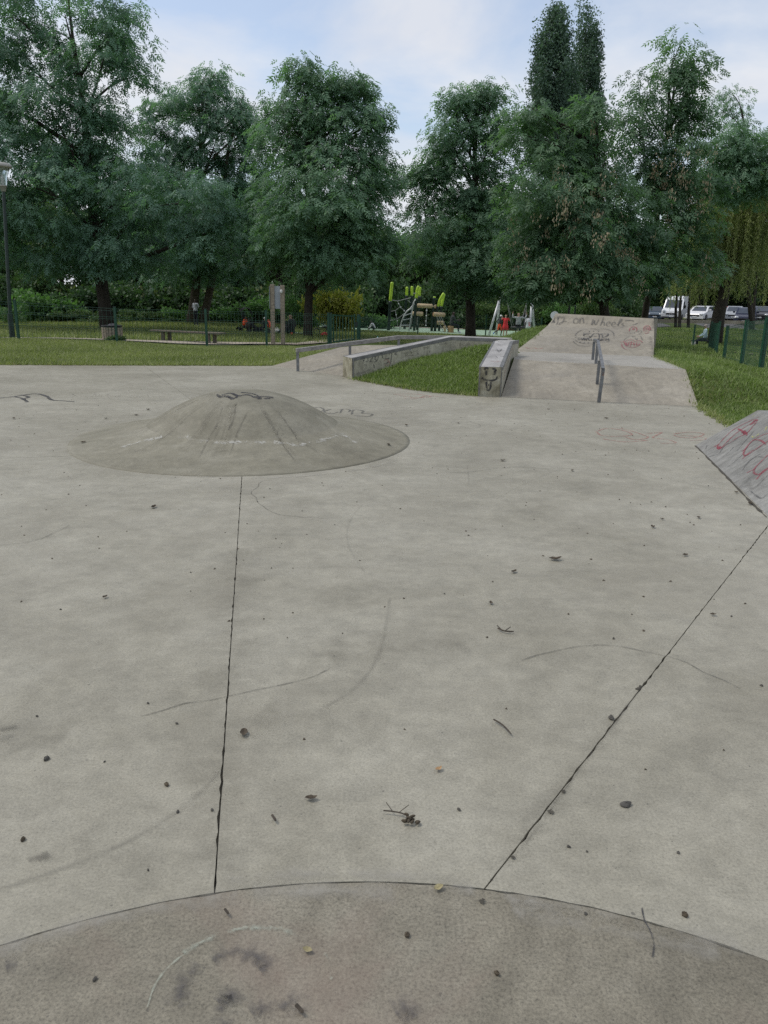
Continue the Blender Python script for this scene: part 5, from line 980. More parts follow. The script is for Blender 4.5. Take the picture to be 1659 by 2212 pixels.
MB().lathe([(.145, -.008), (.15, 0), (.145, .008)], zc, 24, axis=Matrix.Rotation(math.pi / 2, 3, 'X')).build('disc', M['white'], rs_); MB().tube([q - UPV * .1, zc + np.array([0, .03, .1])], .025, 8).build('post', M['steel'], rs_)
mb = MB(); q = gpt(1240, 42); pt = thing('metal_post', 'thin dark metal post beside the black lamp post', 'post', q); MB().tube([q - UPV * .1, q + UPV * 1.75], .045, 8).build('shaft', M['darkgreen'], pt); MB().ball(q + UPV * 1.76, .05, 8, 6).build('cap', M['darkgreen'], pt)
# ------------------------------------------------------------------ climbing frame
g8 = lambda x, y: ((1340 + x / 4.1475) * .6064, (1000 + y / 4.1475) * .6064)
cf = thing('climbing_frame', 'climbing frame of curved lime and dark green posts with logs, ladder and ropes', 'climbing frame', gpt(898, 48.5))
def cpost(pts, Y, r=.085, split=.5):
    g_ = gpt(g8(*pts[-1])[0], Y); top = [at_y(*g8(*p), Y) for p in pts[:-1]]; P = smooth_path([g_] + top[::-1], 5); k = max(2, int(len(P) * split)); 
    MB().tube([np.array(P[0]) - UPV * .1] + P[1:k + 1], r, 10).build('post', M['darkgreen'], cf, smooth=True); MB().tube(P[k:], [r] * (len(P) - k - 1) + [r * .7], 10).build('post', M['lime'], cf, smooth=True)
cpost([(236, 20), (226, 120), (208, 300), (200, 430), (183, 728)], 47.5, .095, .52); cpost([(455, 90), (452, 200), (440, 330), (420, 735)], 50, .085, .6); cpost([(530, 80), (528, 200), (518, 330), (505, 735)], 50, .085, .6)
cpost([(632, 78), (605, 140), (592, 260), (580, 400), (562, 750)], 48, .085, .5); cpost([(652, 95), (642, 180), (638, 340), (608, 745)], 49, .08, .55); cpost([(862, 235), (852, 300), (845, 420), (820, 752)], 48, .08, .85)
cpost([(1003, 182), (950, 270), (910, 380), (890, 475), (870, 750)], 48, .085, .5); cpost([(1006, 195), (985, 280), (965, 380), (955, 475), (930, 755)], 48.6, .08, .5)
def log(a, b_, Y0, Y1, r):
    A, B_ = at_y(*g8(*a), Y0), at_y(*g8(*b_), Y1); d = (B_ - A) / np.linalg.norm(B_ - A); o = MB().tube([A, A + d * .05, B_ - d * .05, B_], [r * .85, r, r, r * .8], 12).build('log', M['log'], cf, smooth=True)
    MB().tube([A - d * .006, A + d * .002], r * .84, 12).build('log_end', M['logend'], o); MB().tube([B_ - d * .002, B_ + d * .006], r * .78, 12).build('log_end', M['logend'], o)
log((612, 365), (890, 381), 48.3, 48, .125); log((538, 482), (692, 492), 48.1, 48, .125); log((845, 496), (1013, 505), 47.8, 48, .13); log((900, 618), (950, 622), 47.6, 47.6, .12); log((955, 622), (1005, 626), 47.5, 47.5, .12); log((1010, 665), (1016, 752), 47.4, 47.4, .07)
lad = [[(345, 722), (360, 660), (385, 580), (415, 510), (455, 450), (500, 415), (540, 370), (560, 340)], [(487, 742), (500, 640), (518, 520), (535, 420), (548, 340), (565, 300), (585, 280)]]
for r_ in lad: MB().tube([at_y(*g8(*p), 47.2) for p in smooth_path(r_, 4)], .04, 8).build('ladder_rail', M['alu'], cf, smooth=True)
for a, b_ in (((362, 660), (492, 656)), ((390, 580), (506, 562)), ((420, 515), (520, 480)), ((475, 435), (538, 405))): MB().tube([at_y(*g8(*a), 47.2), at_y(*g8(*b_), 47.2)], .03, 8).build('ladder_rung', M['alu'], cf)
for ln in ([(232, 285), (315, 300), (420, 275), (512, 252)], [(315, 300), (335, 340), (362, 392), (415, 445), (432, 462)], [(355, 378), (320, 410), (283, 440), (218, 452)], [(283, 440), (295, 505), (308, 580), (320, 690)], [(208, 588), (270, 575), (330, 550), (430, 478)], [(462, 285), (505, 325)], [(546, 190), (590, 185)], [(748, 405), (742, 520), (734, 665)], [(610, 540), (605, 660)], [(530, 510), (524, 645)], [(893, 525), (940, 640), (995, 760)], [(930, 525), (960, 610)], [(960, 530), (1000, 620), (1070, 755)]):
    Yr = 47.4; MB().tube([at_y(*g8(*p), Yr) for p in ln], .022, 6).build('rope', M['rope'], cf)
for p in ((330, 340), (362, 392), (415, 445), (295, 505), (312, 592), (746, 440), (741, 520), (735, 600), (733, 662)): MB().ball(at_y(*g8(*p), 47.4), .045, 8, 6).build('rope_knot', M['alu'], cf, smooth=True)
MB().box(at_y(*g8(530, 655), 47.6), (.24, .12, .06)).build('swing_step', M['green'], cf)
# ------------------------------------------------------------------ basket swing
gz4 = lambda x, y: ((1740 + x / 7.54) * .6064, (1040 + y / 7.54) * .6064)
sw = thing('basket_swing', 'swing frame with two pale splayed leg pairs and a round basket seat', 'swing', gpt(1100, 48)); YS = 48.0
tl, tr_ = at_y(*gz4(305, 165), YS), at_y(*gz4(1165, 185), YS + 1.2)
for top, fx_, fy, dY in ((tl, 12, 1205, -.6), (tl, 222, 1185, .9), (tr_, 1125, 1035, -.6), (tr_, 1262, 1005, .9)):
    pxx = gz4(fx_, fy)[0]; g_ = gpt(pxx, top[1] + dY); MB().tube([g_ - UPV * .05, top], [.075, .06], 10).build('leg', M['alu'], sw, smooth=True)
MB().tube([tl - (tr_ - tl) * .02, tr_ + (tr_ - tl) * .02], .06, 10).build('crossbar', M['darkgreen'], sw, smooth=True)
sc_ = at_y(*gz4(790, 945), YS + .4); rg0 = np.random.default_rng(3)
MB().lathe([(.40 + .05 * math.cos(a), .05 * math.sin(a)) for a in np.linspace(0, 2 * math.pi, 9)], sc_, 24, close=False).build('basket_ring', M['black'], sw, smooth=True); MB().lathe([(.40, 0), (.25, -.05), (.02, -.07)], sc_, 16).build('basket_net', M['blackcloth'], sw)
for tx, ox, oy in ((475, -.38, -.1), (485, -.2, .33), (1040, .36, -.12), (1045, .2, .32)):
    f = (tx - 305) / 860; a = tl + (tr_ - tl) * f; MB().tube([a, sc_ + np.array([ox, oy, .03])], .014, 5).build('rope', M['rope'], sw)
sp = thing('play_spinner', 'white hoop and handlebar on a slim post glimpsed behind the gate post', 'play equipment', gpt(713, 46)); q = gpt(713, 46); hc = at_y(711, 685, 46)
MB().tube([q - UPV * .1, at_y(713, 692, 46)], .04, 8).build('post', M['orange'], sp); MB().tube([at_y(703.5, 700, 45.9), at_y(724, 699.6, 45.9)], .035, 8).build('handlebar', M['white'], sp)
MB().tube([hc + np.array([.2 * math.cos(a), 0, .2 * math.sin(a)]) for a in np.linspace(.3, 2 * math.pi + .3, 22)], .022, 7, cap=False).build('hoop', M['white'], sp, smooth=True)
# ------------------------------------------------------------------ people
STAND = dict(pelvis=(0, 0, .93), waist=(0, .0, 1.06), chest=(0, .01, 1.28), neck=(0, 0, 1.46), head=(0, .01, 1.58), crown=(0, 0, 1.65), shL=(-.19, 0, 1.40), shR=(.19, 0, 1.40), elL=(-.24, -.02, 1.13), elR=(.24, -.02, 1.13), wrL=(-.25, .05, .90), wrR=(.25, .05, .90), hdL=(-.25, .08, .82), hdR=(.25, .08, .82),
 hipL=(-.09, 0, .88), hipR=(.09, 0, .88), knL=(-.10, .02, .49), knR=(.10, .02, .49), anL=(-.11, -.02, .08), anR=(.11, -.02, .08), toL=(-.13, .15, .035), toR=(.13, .15, .035))
def shift(P, keys, d):
    for k in keys: P[k] = tuple(np.array(P[k]) + np.array(d))
UPPER = ('waist', 'chest', 'neck', 'head', 'crown', 'shL', 'shR', 'elL', 'elR', 'wrL', 'wrR', 'hdL', 'hdR')
def lean(P, ang, keys=UPPER, pivot='pelvis'):
    o = np.array(P[pivot]); c, s_ = math.cos(ang), math.sin(ang)
    for k in keys: x, y, z = np.array(P[k]) - o; P[k] = tuple(o + np.array([x, y * c + z * s_, -y * s_ + z * c]))
def sitting(hs=.45):
    P = dict(STAND); dz = hs + .09 - .93; shift(P, UPPER + ('pelvis',), (0, 0, dz)); P['hipL'] = (-.09, .03, hs + .07); P['hipR'] = (.09, .03, hs + .07)
    P['knL'] = (-.12, .44, hs + .05); P['knR'] = (.12, .44, hs + .05); P['anL'] = (-.12, .42, .08); P['anR'] = (.12, .42, .08); P['toL'] = (-.13, .58, .035); P['toR'] = (.13, .58, .035); return P
RAD = dict(pelvis=.135, waist=.12, chest=.135, neck=.052, head=.088, crown=.07, sh=.062, el=.043, wr=.03, hd=.034, hip=.088, kn=.058, an=.042, to=.036)
BONES = [('pelvis', 'waist'), ('waist', 'chest'), ('chest', 'neck'), ('neck', 'head'), ('head', 'crown')] + [(a.format(s), b.format(s)) for s in 'LR' for a, b in (('chest', 'sh{}'), ('sh{}', 'el{}'), ('el{}', 'wr{}'), ('wr{}', 'hd{}'), ('pelvis', 'hip{}'), ('hip{}', 'kn{}'), ('kn{}', 'an{}'), ('an{}', 'to{}'))]
def person(label, loc, rz, Ht, P, top, bottom, shoes, skin, hair='short', hairmat='hair', long_sleeve=False, shorts=False, girth=1.0, group=None):
    s_ = Ht / 1.7; t = thing('person', label, 'person', loc, rz, group); keys = list(P); keys.remove('pelvis'); keys = ['pelvis'] + keys
    P = {k: np.array(P[k]) * s_ for k in keys}; me = bpy.data.meshes.new('skeleton'); me.from_pydata([P[k] for k in keys], [(keys.index(a), keys.index(b_)) for a, b_ in BONES], [])
    ob = bpy.data.objects.new('skeleton', me); COL.objects.link(ob); md_ = ob.modifiers.new('Skin', 'SKIN'); md_.use_smooth_shade = True; sb = ob.modifiers.new('Sub', 'SUBSURF'); sb.levels = 1; sb.render_levels = 1
    sk = me.skin_vertices[0].data
    rad = {k: RAD[k if k in RAD else k[:2] if k[:2] in RAD else k[:-1]] * s_ * (girth if k in ('pelvis', 'waist', 'chest') or k[:3] == 'hip' else 1) for k in keys}
    for i, k in enumerate(keys): sk[i].radius = (rad[k] * (1.15 if k in ('pelvis', 'waist', 'chest') else 1), rad[k] * (.85 if k in ('pelvis', 'waist', 'chest') else 1)); sk[i].use_root = (i == 0)
    dg = bpy.context.evaluated_depsgraph_get(); m2 = bpy.data.meshes.new_from_object(ob.evaluated_get(dg)); bpy.data.objects.remove(ob)
    Vv = [tuple(v.co) for v in m2.vertices]; Ff = [tuple(p.vertices) for p in m2.polygons]; cen = np.array([p.center for p in m2.polygons]); best = np.full(len(cen), 9.0); reg = np.zeros(len(cen), int)
    for a, b_ in BONES:
        A, B_ = P[a], P[b_]; d = B_ - A; tt = np.clip(((cen - A) @ d) / (d @ d), 0, 1); dist = np.linalg.norm(cen - (A + tt[:, None] * d), axis=1) / (rad[a] * (1 - tt) + rad[b_] * tt); k = b_.rstrip('LR')
        if k == 'waist': r_ = np.where(tt > .35, 1, 2)
        elif k == 'neck': r_ = np.where(tt > .55, 0, 1)
        else: r_ = np.full(len(cen), dict(chest=1, head=0, crown=0, sh=1, el=1, wr=1 if long_sleeve else 0, hd=0, hip=2, kn=2, an=0 if shorts else 2, to=3)[k])
        q = dist < best; best[q] = dist[q]; reg[q] = r_[q]
    mb = MB(); mb.v = Vv; mb.f = Ff; mb.m = list(map(int, reg)); hd = P['head']; up = P['crown'] - P['neck']; up /= np.linalg.norm(up); fw = np.array([0, 1, 0]) - up * up[1]; fw /= np.linalg.norm(fw); rt = np.cross(fw, up); R_ = rad['head']
    mb.ball(hd + fw * R_ * 1.0 - up * R_ * .1, (R_ * .16, R_ * .26, R_ * .22), 6, 4, 0)
    for e in (-1, 1): mb.ball(hd + fw * R_ * .88 + rt * e * R_ * .36 + up * R_ * .12, R_ * .11, 6, 4, 4); mb.ball(hd + rt * e * R_ * .98 - up * R_ * .05, (R_ * .12, R_ * .22, R_ * .3), 6, 4, 0)
    mb.ball(hd + fw * R_ * .86 - up * R_ * .48, (R_ * .3, R_ * .1, R_ * .07), 6, 4, 4)
    for sd_ in 'LR':
        w, h_ = P['wr' + sd_], P['hd' + sd_]; d = (h_ - w) / np.linalg.norm(h_ - w); sx = np.cross(d, np.array([1.0, 0, 0])); sx = sx / (np.linalg.norm(sx) + 1e-6); ins_ = np.array([-1.0 if sd_ == 'R' else 1.0, 0, 0])
        for i in range(4): o_ = sx * (i - 1.5) * .018 * s_; Lf = (.075, .085, .08, .062)[i] * s_; mb.tube([h_ + o_ * .8, h_ + o_ + d * Lf * .55, h_ + o_ + d * Lf * .85 + ins_ * .02 * s_], [.0095 * s_, .0085 * s_, .006 * s_], 5, mi=0)
        mb.tube([w + d * .03 * s_ + sx * .03 * s_, h_ + sx * .05 * s_, h_ + sx * .055 * s_ + d * .035 * s_], [.011 * s_, .0095 * s_, .007 * s_], 5, mi=0)
    mb.build('body', [M[skin], M[top], M[bottom], M[shoes], M['black']], t, smooth=True, local=True)
    mb = MB(); Mx = Matrix([tuple(rt), tuple(fw), tuple(up)]).transposed()
    if hair in ('short', 'long'):
        mb.ball(hd + up * R_ * .32 - fw * R_ * .18, (R_ * 1.08, R_ * 1.08, R_ * 1.02), 12, 8, M=Mx)
        if hair == 'long': mb.ball(hd - fw * R_ * .75 - up * R_ * 1.0 - rt * R_ * .4, (R_ * .8, R_ * .5, R_ * 1.6), 10, 8, jit=.04, M=Mx)
        mb.build('hair', M[hairmat], t, smooth=True, local=True)
    elif hair == 'cap':
        mb.ball(hd + up * R_ * .38 - fw * R_ * .05, (R_ * 1.12, R_ * 1.14, R_ * .95), 12, 8, M=Mx); mb.box(hd + up * R_ * .35 + fw * R_ * 1.3, (R_ * 1.5, R_ * .9, R_ * .12), M=Mx); mb.build('cap', M[hairmat], t, smooth=False, local=True)
    return t, P, s_
def gl_(px, Y): return tuple(gpt(px, Y))
# standing child by the twin trunk
P = dict(STAND); P['elR'] = (.27, .05, 1.16); P['wrR'] = (.26, .24, 1.18); P['hdR'] = (.25, .30, 1.2)
person('child in a grey short sleeved shirt and black trousers standing by the twin trunk', gl_(424, 40), math.radians(-35), 1.32, P, 'greytee', 'navy', 'whitetee', 'skin_dark')
# seated on the grass, back to the camera
P = sitting(.04); P['knL'] = (-.2, .38, .36); P['knR'] = (.2, .38, .36); P['anL'] = (-.12, .62, .1); P['anR'] = (.12, .62, .1); P['toL'] = (-.12, .76, .06); P['toR'] = (.12, .76, .06); P['wrL'] = (-.2, .32, .36); P['hdL'] = (-.19, .4, .38); P['wrR'] = (.2, .32, .36); P['hdR'] = (.19, .4, .38); lean(P, .15)
pY = 35.0
person('person in a dark hooded jacket sitting on the grass right of the notice board', gl_(632, pY), math.radians(60), 1.68, P, 'charcoal', 'navy', 'black', 'skin_light', 'short', long_sleeve=True, girth=1.25)
# crouching child
P = sitting(.14); P['knL'] = (-.14, .26, .42); P['knR'] = (.14, .26, .42); P['anL'] = (-.12, .08, .08); P['anR'] = (.12, .08, .08); P['toL'] = (-.13, .24, .035); P['toR'] = (.13, .24, .035); lean(P, .55); P['elL'] = (-.2, .40, .42); P['wrL'] = (-.16, .52, .22); P['hdL'] = (-.15, .56, .14); P['elR'] = (.2, .40, .42); P['wrR'] = (.16, .52, .22); P['hdR'] = (.15, .56, .14)
person('child in a white top crouching on the pale play surface', gl_(810, 46.5), math.radians(75), 1.15, P, 'whitetee', 'navy', 'charcoal', 'skin_dark', 'short', long_sleeve=True)
# man on the stump
st_ = thing('tree_stump', 'short sawn wooden stump used as a seat', 'stump', gl_(974, 47.5)); q = gpt(974, 47.5); MB().lathe([(.2, q[2] - .05), (.18, q[2] + .1), (.175, q[2] + .4)], (q[0], q[1], 0), 16).build('bark', M['logend'], st_); MB().lathe([(.172, q[2] + .4), (.17, q[2] + .406)], (q[0], q[1], 0), 16).build('cut_top', M['log'], st_)
P = sitting(.40); lean(P, .22); P['elL'] = (-.23, .2, .72); P['wrL'] = (-.14, .42, .72); P['hdL'] = (-.1, .50, .75); P['elR'] = (.23, .2, .72); P['wrR'] = (.14, .42, .72); P['hdR'] = (.1, .50, .75); P['anL'] = (-.1, .5, .08); P['toL'] = (-.1, .66, .035)
person('man in dark clothes sitting on the stump beside the climbing frame', gl_(974, 47.5), math.radians(-80), 1.72, P, 'charcoal', 'navy', 'whitetee', 'skin_dark', 'short', long_sleeve=True, girth=1.1)
# around the swing
def dress(t, P, s_, mt, zt, zh, r0, r1):
    mb = MB(); c = P['pelvis']; mb.lathe([(r1, zh), (r1 * .93, zh + (zt - zh) * .3), (r0 * 1.0, zh + (zt - zh) * .62), (r0 * 1.12, zh + (zt - zh) * .85), (r0 * .75, zt)], (c[0], c[1], 0), 18); mb.build('dress', M[mt], t, smooth=True, local=True)
P = dict(STAND); P['elL'] = (-.3, .1, 1.26); P['wrL'] = (-.26, .25, 1.42); P['hdL'] = (-.25, .3, 1.5); P['elR'] = (.3, .1, 1.2); P['wrR'] = (.3, .3, 1.25); P['hdR'] = (.3, .36, 1.28)
t, PP, s_ = person('girl in a red dress standing at the swing with her back turned', gl_(1092, 46.2), math.radians(-5), 1.28, P, 'red', 'skin_light', 'charcoal', 'skin_light', 'short')
dress(t, PP, s_, 'red', 1.38 * s_, .55 * s_, .15 * s_, .24 * s_)
P = dict(STAND); P['knR'] = (.1, .16, .5); P['anR'] = (.1, .1, .08); P['toR'] = (.1, .26, .04); P['knL'] = (-.1, -.06, .5); P['anL'] = (-.14, -.38, .34); P['toL'] = (-.14, -.46, .2); P['elL'] = (-.26, -.12, 1.15); P['wrL'] = (-.3, .06, 1.02); P['hdL'] = (-.3, .12, .98); lean(P, .15)
person('child in a white cap and orange shorts running with one foot lifted', gl_(1079, 46.6), math.radians(-60), 1.24, P, 'charcoal', 'orange', 'blue', 'skin_dark', 'cap', 'white', long_sleeve=True, shorts=True)
P = sitting(.05); zs = float(sc_[2]); P['knL'] = (-.12, .42, .02); P['knR'] = (.12, .42, .02); P['anL'] = (-.12, .5, -.38); P['anR'] = (.12, .5, -.38); P['toL'] = (-.12, .64, -.42); P['toR'] = (.12, .64, -.42); P['elL'] = (-.36, .06, .58); P['wrL'] = (-.36, .14, .8); P['hdL'] = (-.36, .16, .88); P['elR'] = (.42, .02, .55); P['wrR'] = (.5, .1, .76); P['hdR'] = (.5, .12, .84)
person('woman in a grey knitted jumper with long black hair sitting in the basket swing', (sc_[0], sc_[1] - .05, zs), math.radians(-8), 1.62, P, 'knit', 'navy', 'black', 'skin_light', 'long', long_sleeve=True, girth=1.05)
P = dict(STAND); P['elL'] = (-.3, .2, 1.2); P['wrL'] = (-.2, .42, 1.22); P['hdL'] = (-.18, .5, 1.22)
person('person all in black standing at the right rim of the basket swing', gl_(1133, 49.4), math.radians(75), 1.5, P, 'blackcloth', 'blackcloth', 'black', 'skin_dark', 'short', long_sleeve=True, girth=1.05)
P = dict(STAND)
t, PP, s_ = person('child in a loose white shirt with a red number standing right of the swing', gl_(1141, 47.2), math.radians(15), 1.26, P, 'whitetee', 'navy', 'navy', 'skin_dark', 'short', girth=1.15)
dress(t, PP, s_, 'whitetee', 1.42 * s_, .62 * s_, .175 * s_, .21 * s_)
cu = bpy.data.curves.new('shirt_number', 'FONT'); cu.body = '5'; cu.size = .30; cu.align_x = 'CENTER'; cu.extrude = .002; fo_ = bpy.data.objects.new('n', cu); COL.objects.link(fo_); dg = bpy.context.evaluated_depsgraph_get(); nm = bpy.data.meshes.new_from_object(fo_.evaluated_get(dg)); bpy.data.objects.remove(fo_)
no_ = link('shirt_number', nm, M['red'], t); no_.location = (0, -.165, .86 * s_); no_.rotation_euler = (math.radians(84), 0, 0)
P = dict(STAND)
person('small child in beige trousers standing behind the basket swing', gl_(1118, 49.6), math.radians(10), 1.02, P, 'navy', 'beige', 'beige', 'skin_dark', 'short')
# old man on a bench at the right
bq = gpt(1519, 41); b2_ = thing('park_bench', 'dark bench under the old man beside the right hand fence', 'bench', bq)
for k in (-.13, .05): MB().box(bq + np.array([.1, k, .43]), (1.15, .15, .05)).build('seat_plank', M['navy'], b2_)
for k in (-.38, .55): MB().box(bq + np.array([k, -.02, .2]), (.07, .34, .42)).build('leg', M['offwhite'], b2_)
P = sitting(.46); lean(P, .12); P['elL'] = (-.24, .12, .8); P['wrL'] = (-.16, .34, .68); P['hdL'] = (-.12, .42, .66); P['elR'] = (.24, .12, .8); P['wrR'] = (.16, .34, .68); P['hdR'] = (.12, .42, .66)
person('elderly person in a pale blue patterned shirt and cap sitting on the dark bench', (bq[0] + .22, bq[1] - .02, bq[2]), math.radians(80), 1.62, P, 'paleblue', 'navy', 'black', 'skin_light', 'short', 'greyhair', long_sleeve=True, girth=1.25)
# ------------------------------------------------------------------ picnic things
def bag(name, label, px, Y, w, hgt, mt, zoff=0.0, group=None):
    q = gpt(px, Y) + UPV * zoff; t = thing(name, label, 'bag', q, 0, group); mb = MB(); mb.lathe([(w * .30, 0), (w * .5, hgt * .12), (w * .48, hgt * .4), (w * .3, hgt * .68), (w * .12, hgt * .82)], q, 12); mb.v = [(x + random.uniform(-.02, .02), y + random.uniform(-.02, .02), z) for x, y, z in mb.v]; mb.build('body', M[mt], t, smooth=True)
    for s_ in (-1, 1): MB().tube([q + np.array([s_ * w * .1, 0, hgt * .8]), q + np.array([s_ * w * .13, 0, hgt * .95]), q + np.array([0, 0, hgt * 1.02])], .014, 5).build('handle', M[mt], t)
    return t
def pushchair(label, px, Y, rz, hoodmt, flat=False):
    q = gpt(px, Y); t = thing('pushchair', label, 'pushchair', q, rz); k = .45 if flat else 1.0
    for s_ in (-1, 1):
        MB().tube([(s_ * .22, -.42, .08), (s_ * .22, .0, .5 * k), (s_ * .22, .38, 1.0 * k), (s_ * .22, .46, 1.02 * k)], .016, 6).build('frame_tube', M['charcoal'], t, local=True); MB().tube([(s_ * .22, .42, .1), (s_ * .22, .05, .48 * k), (s_ * .2, -.25, .62 * k)], .016, 6).build('frame_tube', M['charcoal'], t, local=True)
        for y in (-.42, .42): w = MB().lathe([(.05, -.02), (.1, -.022), (.1, .022), (.05, .02)], (s_ * .25, y, .1), 14, axis=Matrix.Rotation(math.pi / 2, 3, 'Y')).build('wheel', M['black'], t, local=True); MB().lathe([(.048, -.012), (.048, .012)], (s_ * .25, y, .1), 10, axis=Matrix.Rotation(math.pi / 2, 3, 'Y')).build('hub', M['steel'], w, local=True)
    MB().tube([(-.22, .46, 1.02 * k), (.22, .46, 1.02 * k)], .02, 6).build('handle', M['black'], t, local=True)
    mb = MB(); mb.beam((0, -.22, .38 * k), (0, .12, .36 * k), .4, .05); mb.beam((0, .12, .36 * k), (0, .3, .85 * k), .4, .05); mb.build('seat', M[hoodmt], t, local=True)
    mb = MB(); vs = []; fs = []
    for i in range(7):
        a = math.radians(10 + 24 * i)
        for x in (-.22, -.12, .12, .22): vs.append((x, .12 - .30 * math.cos(a) * (1 if abs(x) < .2 else .92), .72 * k + .34 * k * math.sin(a) * (1 if abs(x) < .2 else .9)))
    for i in range(6):
        for j in range(3): b_ = i * 4 + j; fs.append((b_, b_ + 1, b_ + 5, b_ + 4))
    mb.add(vs, fs); mb.build('hood', M[hoodmt], t, local=True); MB().box((0, 0, .2 * k), (.36, .5, .1)).build('basket', M['blackcloth'], t, local=True); return t
pushchair('black pushchair with its hood up standing left of the picnic', 537, 36.5, math.radians(115), 'blackcloth'); pushchair('second black pushchair loaded low beside the fence post', 558, 35.2, math.radians(100), 'navy', True)
bag('plastic_bag', 'bright orange red plastic bag hung at the pushchair handle', 530, 36.3, .27, .38, 'orange', .26); bag('shopping_bag', 'dark brown bag beside the orange plastic bag', 537.5, 36.0, .34, .42, 'bark', .12); bag('plastic_bag', 'orange plastic bag behind the fence post by the notice board', 580.5, 36.6, .24, .34, 'orange', .2)
bag('plastic_bag', 'crumpled pale bag between the notice board posts', 598, 35.6, .36, .26, 'offwhite'); bag('rucksack', 'dark blue rucksack beside the person on the grass', 618, 35.3, .34, .52, 'navy')
q = gpt(605, 35.8); rgm = thing('picnic_rug', 'pale blue picnic rug spread on the grass', 'rug', q); gx_ = np.linspace(-.95, .95, 9); mb = MB(); vs = [(q[0] + x, q[1] + y, h1(q[0] + x, q[1] + y) + .03 + .012 * random.random()) for y in (-.5, -.25, 0, .25, .5) for x in gx_]; mb.add(vs, [(r * 9 + c, r * 9 + c + 1, r * 9 + c + 10, r * 9 + c + 9) for r in range(4) for c in range(8)]); mb.build('cloth', M['paleblue'], rgm)
q = gpt(630, 34.2); bl_ = MB().ball(q + UPV * .06, .06, 14, 10).build('ball', M['orange'], None, smooth=True); tag(bl_, 'small bright orange ball on the grass in front of the seated person', 'ball')
P = sitting(.05); P['knL'] = (-.12, .42, .1); P['knR'] = (.12, .42, .1); P['anL'] = (-.12, .8, .07); P['anR'] = (.12, .8, .07); P['toL'] = (-.12, .84, .2); P['toR'] = (.12, .84, .2); shift(P, UPPER + ('pelvis', 'hipL', 'hipR', 'knL', 'knR', 'anL', 'anR', 'toL', 'toR'), (0, 0, .28))
person('toddler in a white cap sitting in the low pushchair behind the fence post', tuple(gpt(572.5, 35.6)), math.radians(20), .98, P, 'charcoal', 'navy', 'black', 'skin_light', 'cap', 'white', long_sleeve=True)
q = gpt(697, 35.5); bk_ = thing('balance_bike', 'small black child bike lying low on the lawn left of the gate', 'bicycle', q, math.radians(8))
for x in (-.26, .26): w = MB().lathe([(.13 + .022 * math.cos(a), .022 * math.sin(a)) for a in np.linspace(0, 2 * math.pi, 7)], (x, 0, .15), 18, axis=Matrix.Rotation(math.pi / 2, 3, 'X'), close=False).build('wheel', M['black'], bk_, local=True); MB().lathe([(.03, -.02), (.03, .02)], (x, 0, .15), 8, axis=Matrix.Rotation(math.pi / 2, 3, 'X')).build('hub', M['steel'], w, local=True)
mb = MB(); mb.tube([(.26, 0, .15), (.1, 0, .3), (-.2, 0, .34), (-.26, 0, .15)], .018, 6); mb.tube([(-.2, 0, .34), (-.23, 0, .46)], .016, 6); mb.build('frame', M['charcoal'], bk_, local=True); MB().tube([(-.24, -.17, .48), (-.22, 0, .46), (-.24, .17, .48)], .016, 6).build('handlebar', M['black'], bk_, local=True); MB().ball((.1, 0, .34), (.12, .06, .04), 8, 6).build('saddle', M['black'], bk_, local=True)
q = gpt(701, 34.3); hm = thing('cycle_helmet', 'dark red helmet lying on the lawn before the small black bike', 'helmet', q); mb = MB(); mb.lathe([(.16, 0), (.17, .05), (.14, .12), (.06, .16), (.01, .165)], q, 14); mb.build('shell', M['red'], hm, smooth=True); MB().lathe([(.165, -.0), (.185, .02), (.17, .04)], q, 14, close=False).build('rim', M['black'], hm)
q = gpt(814, 30.5); bt = thing('bottle', 'small white bottle with a teal cap leaning by the path', 'bottle', q); d = np.array([.25, 0, 1]); MB().tube([q, q + d * .12, q + d * .15], [.035, .035, .016], 10).build('body', M['white'], bt); MB().tube([q + d * .15, q + d * .18], .018, 8).build('cap', plain('teal', (.02, .4, .36), .5), bt)
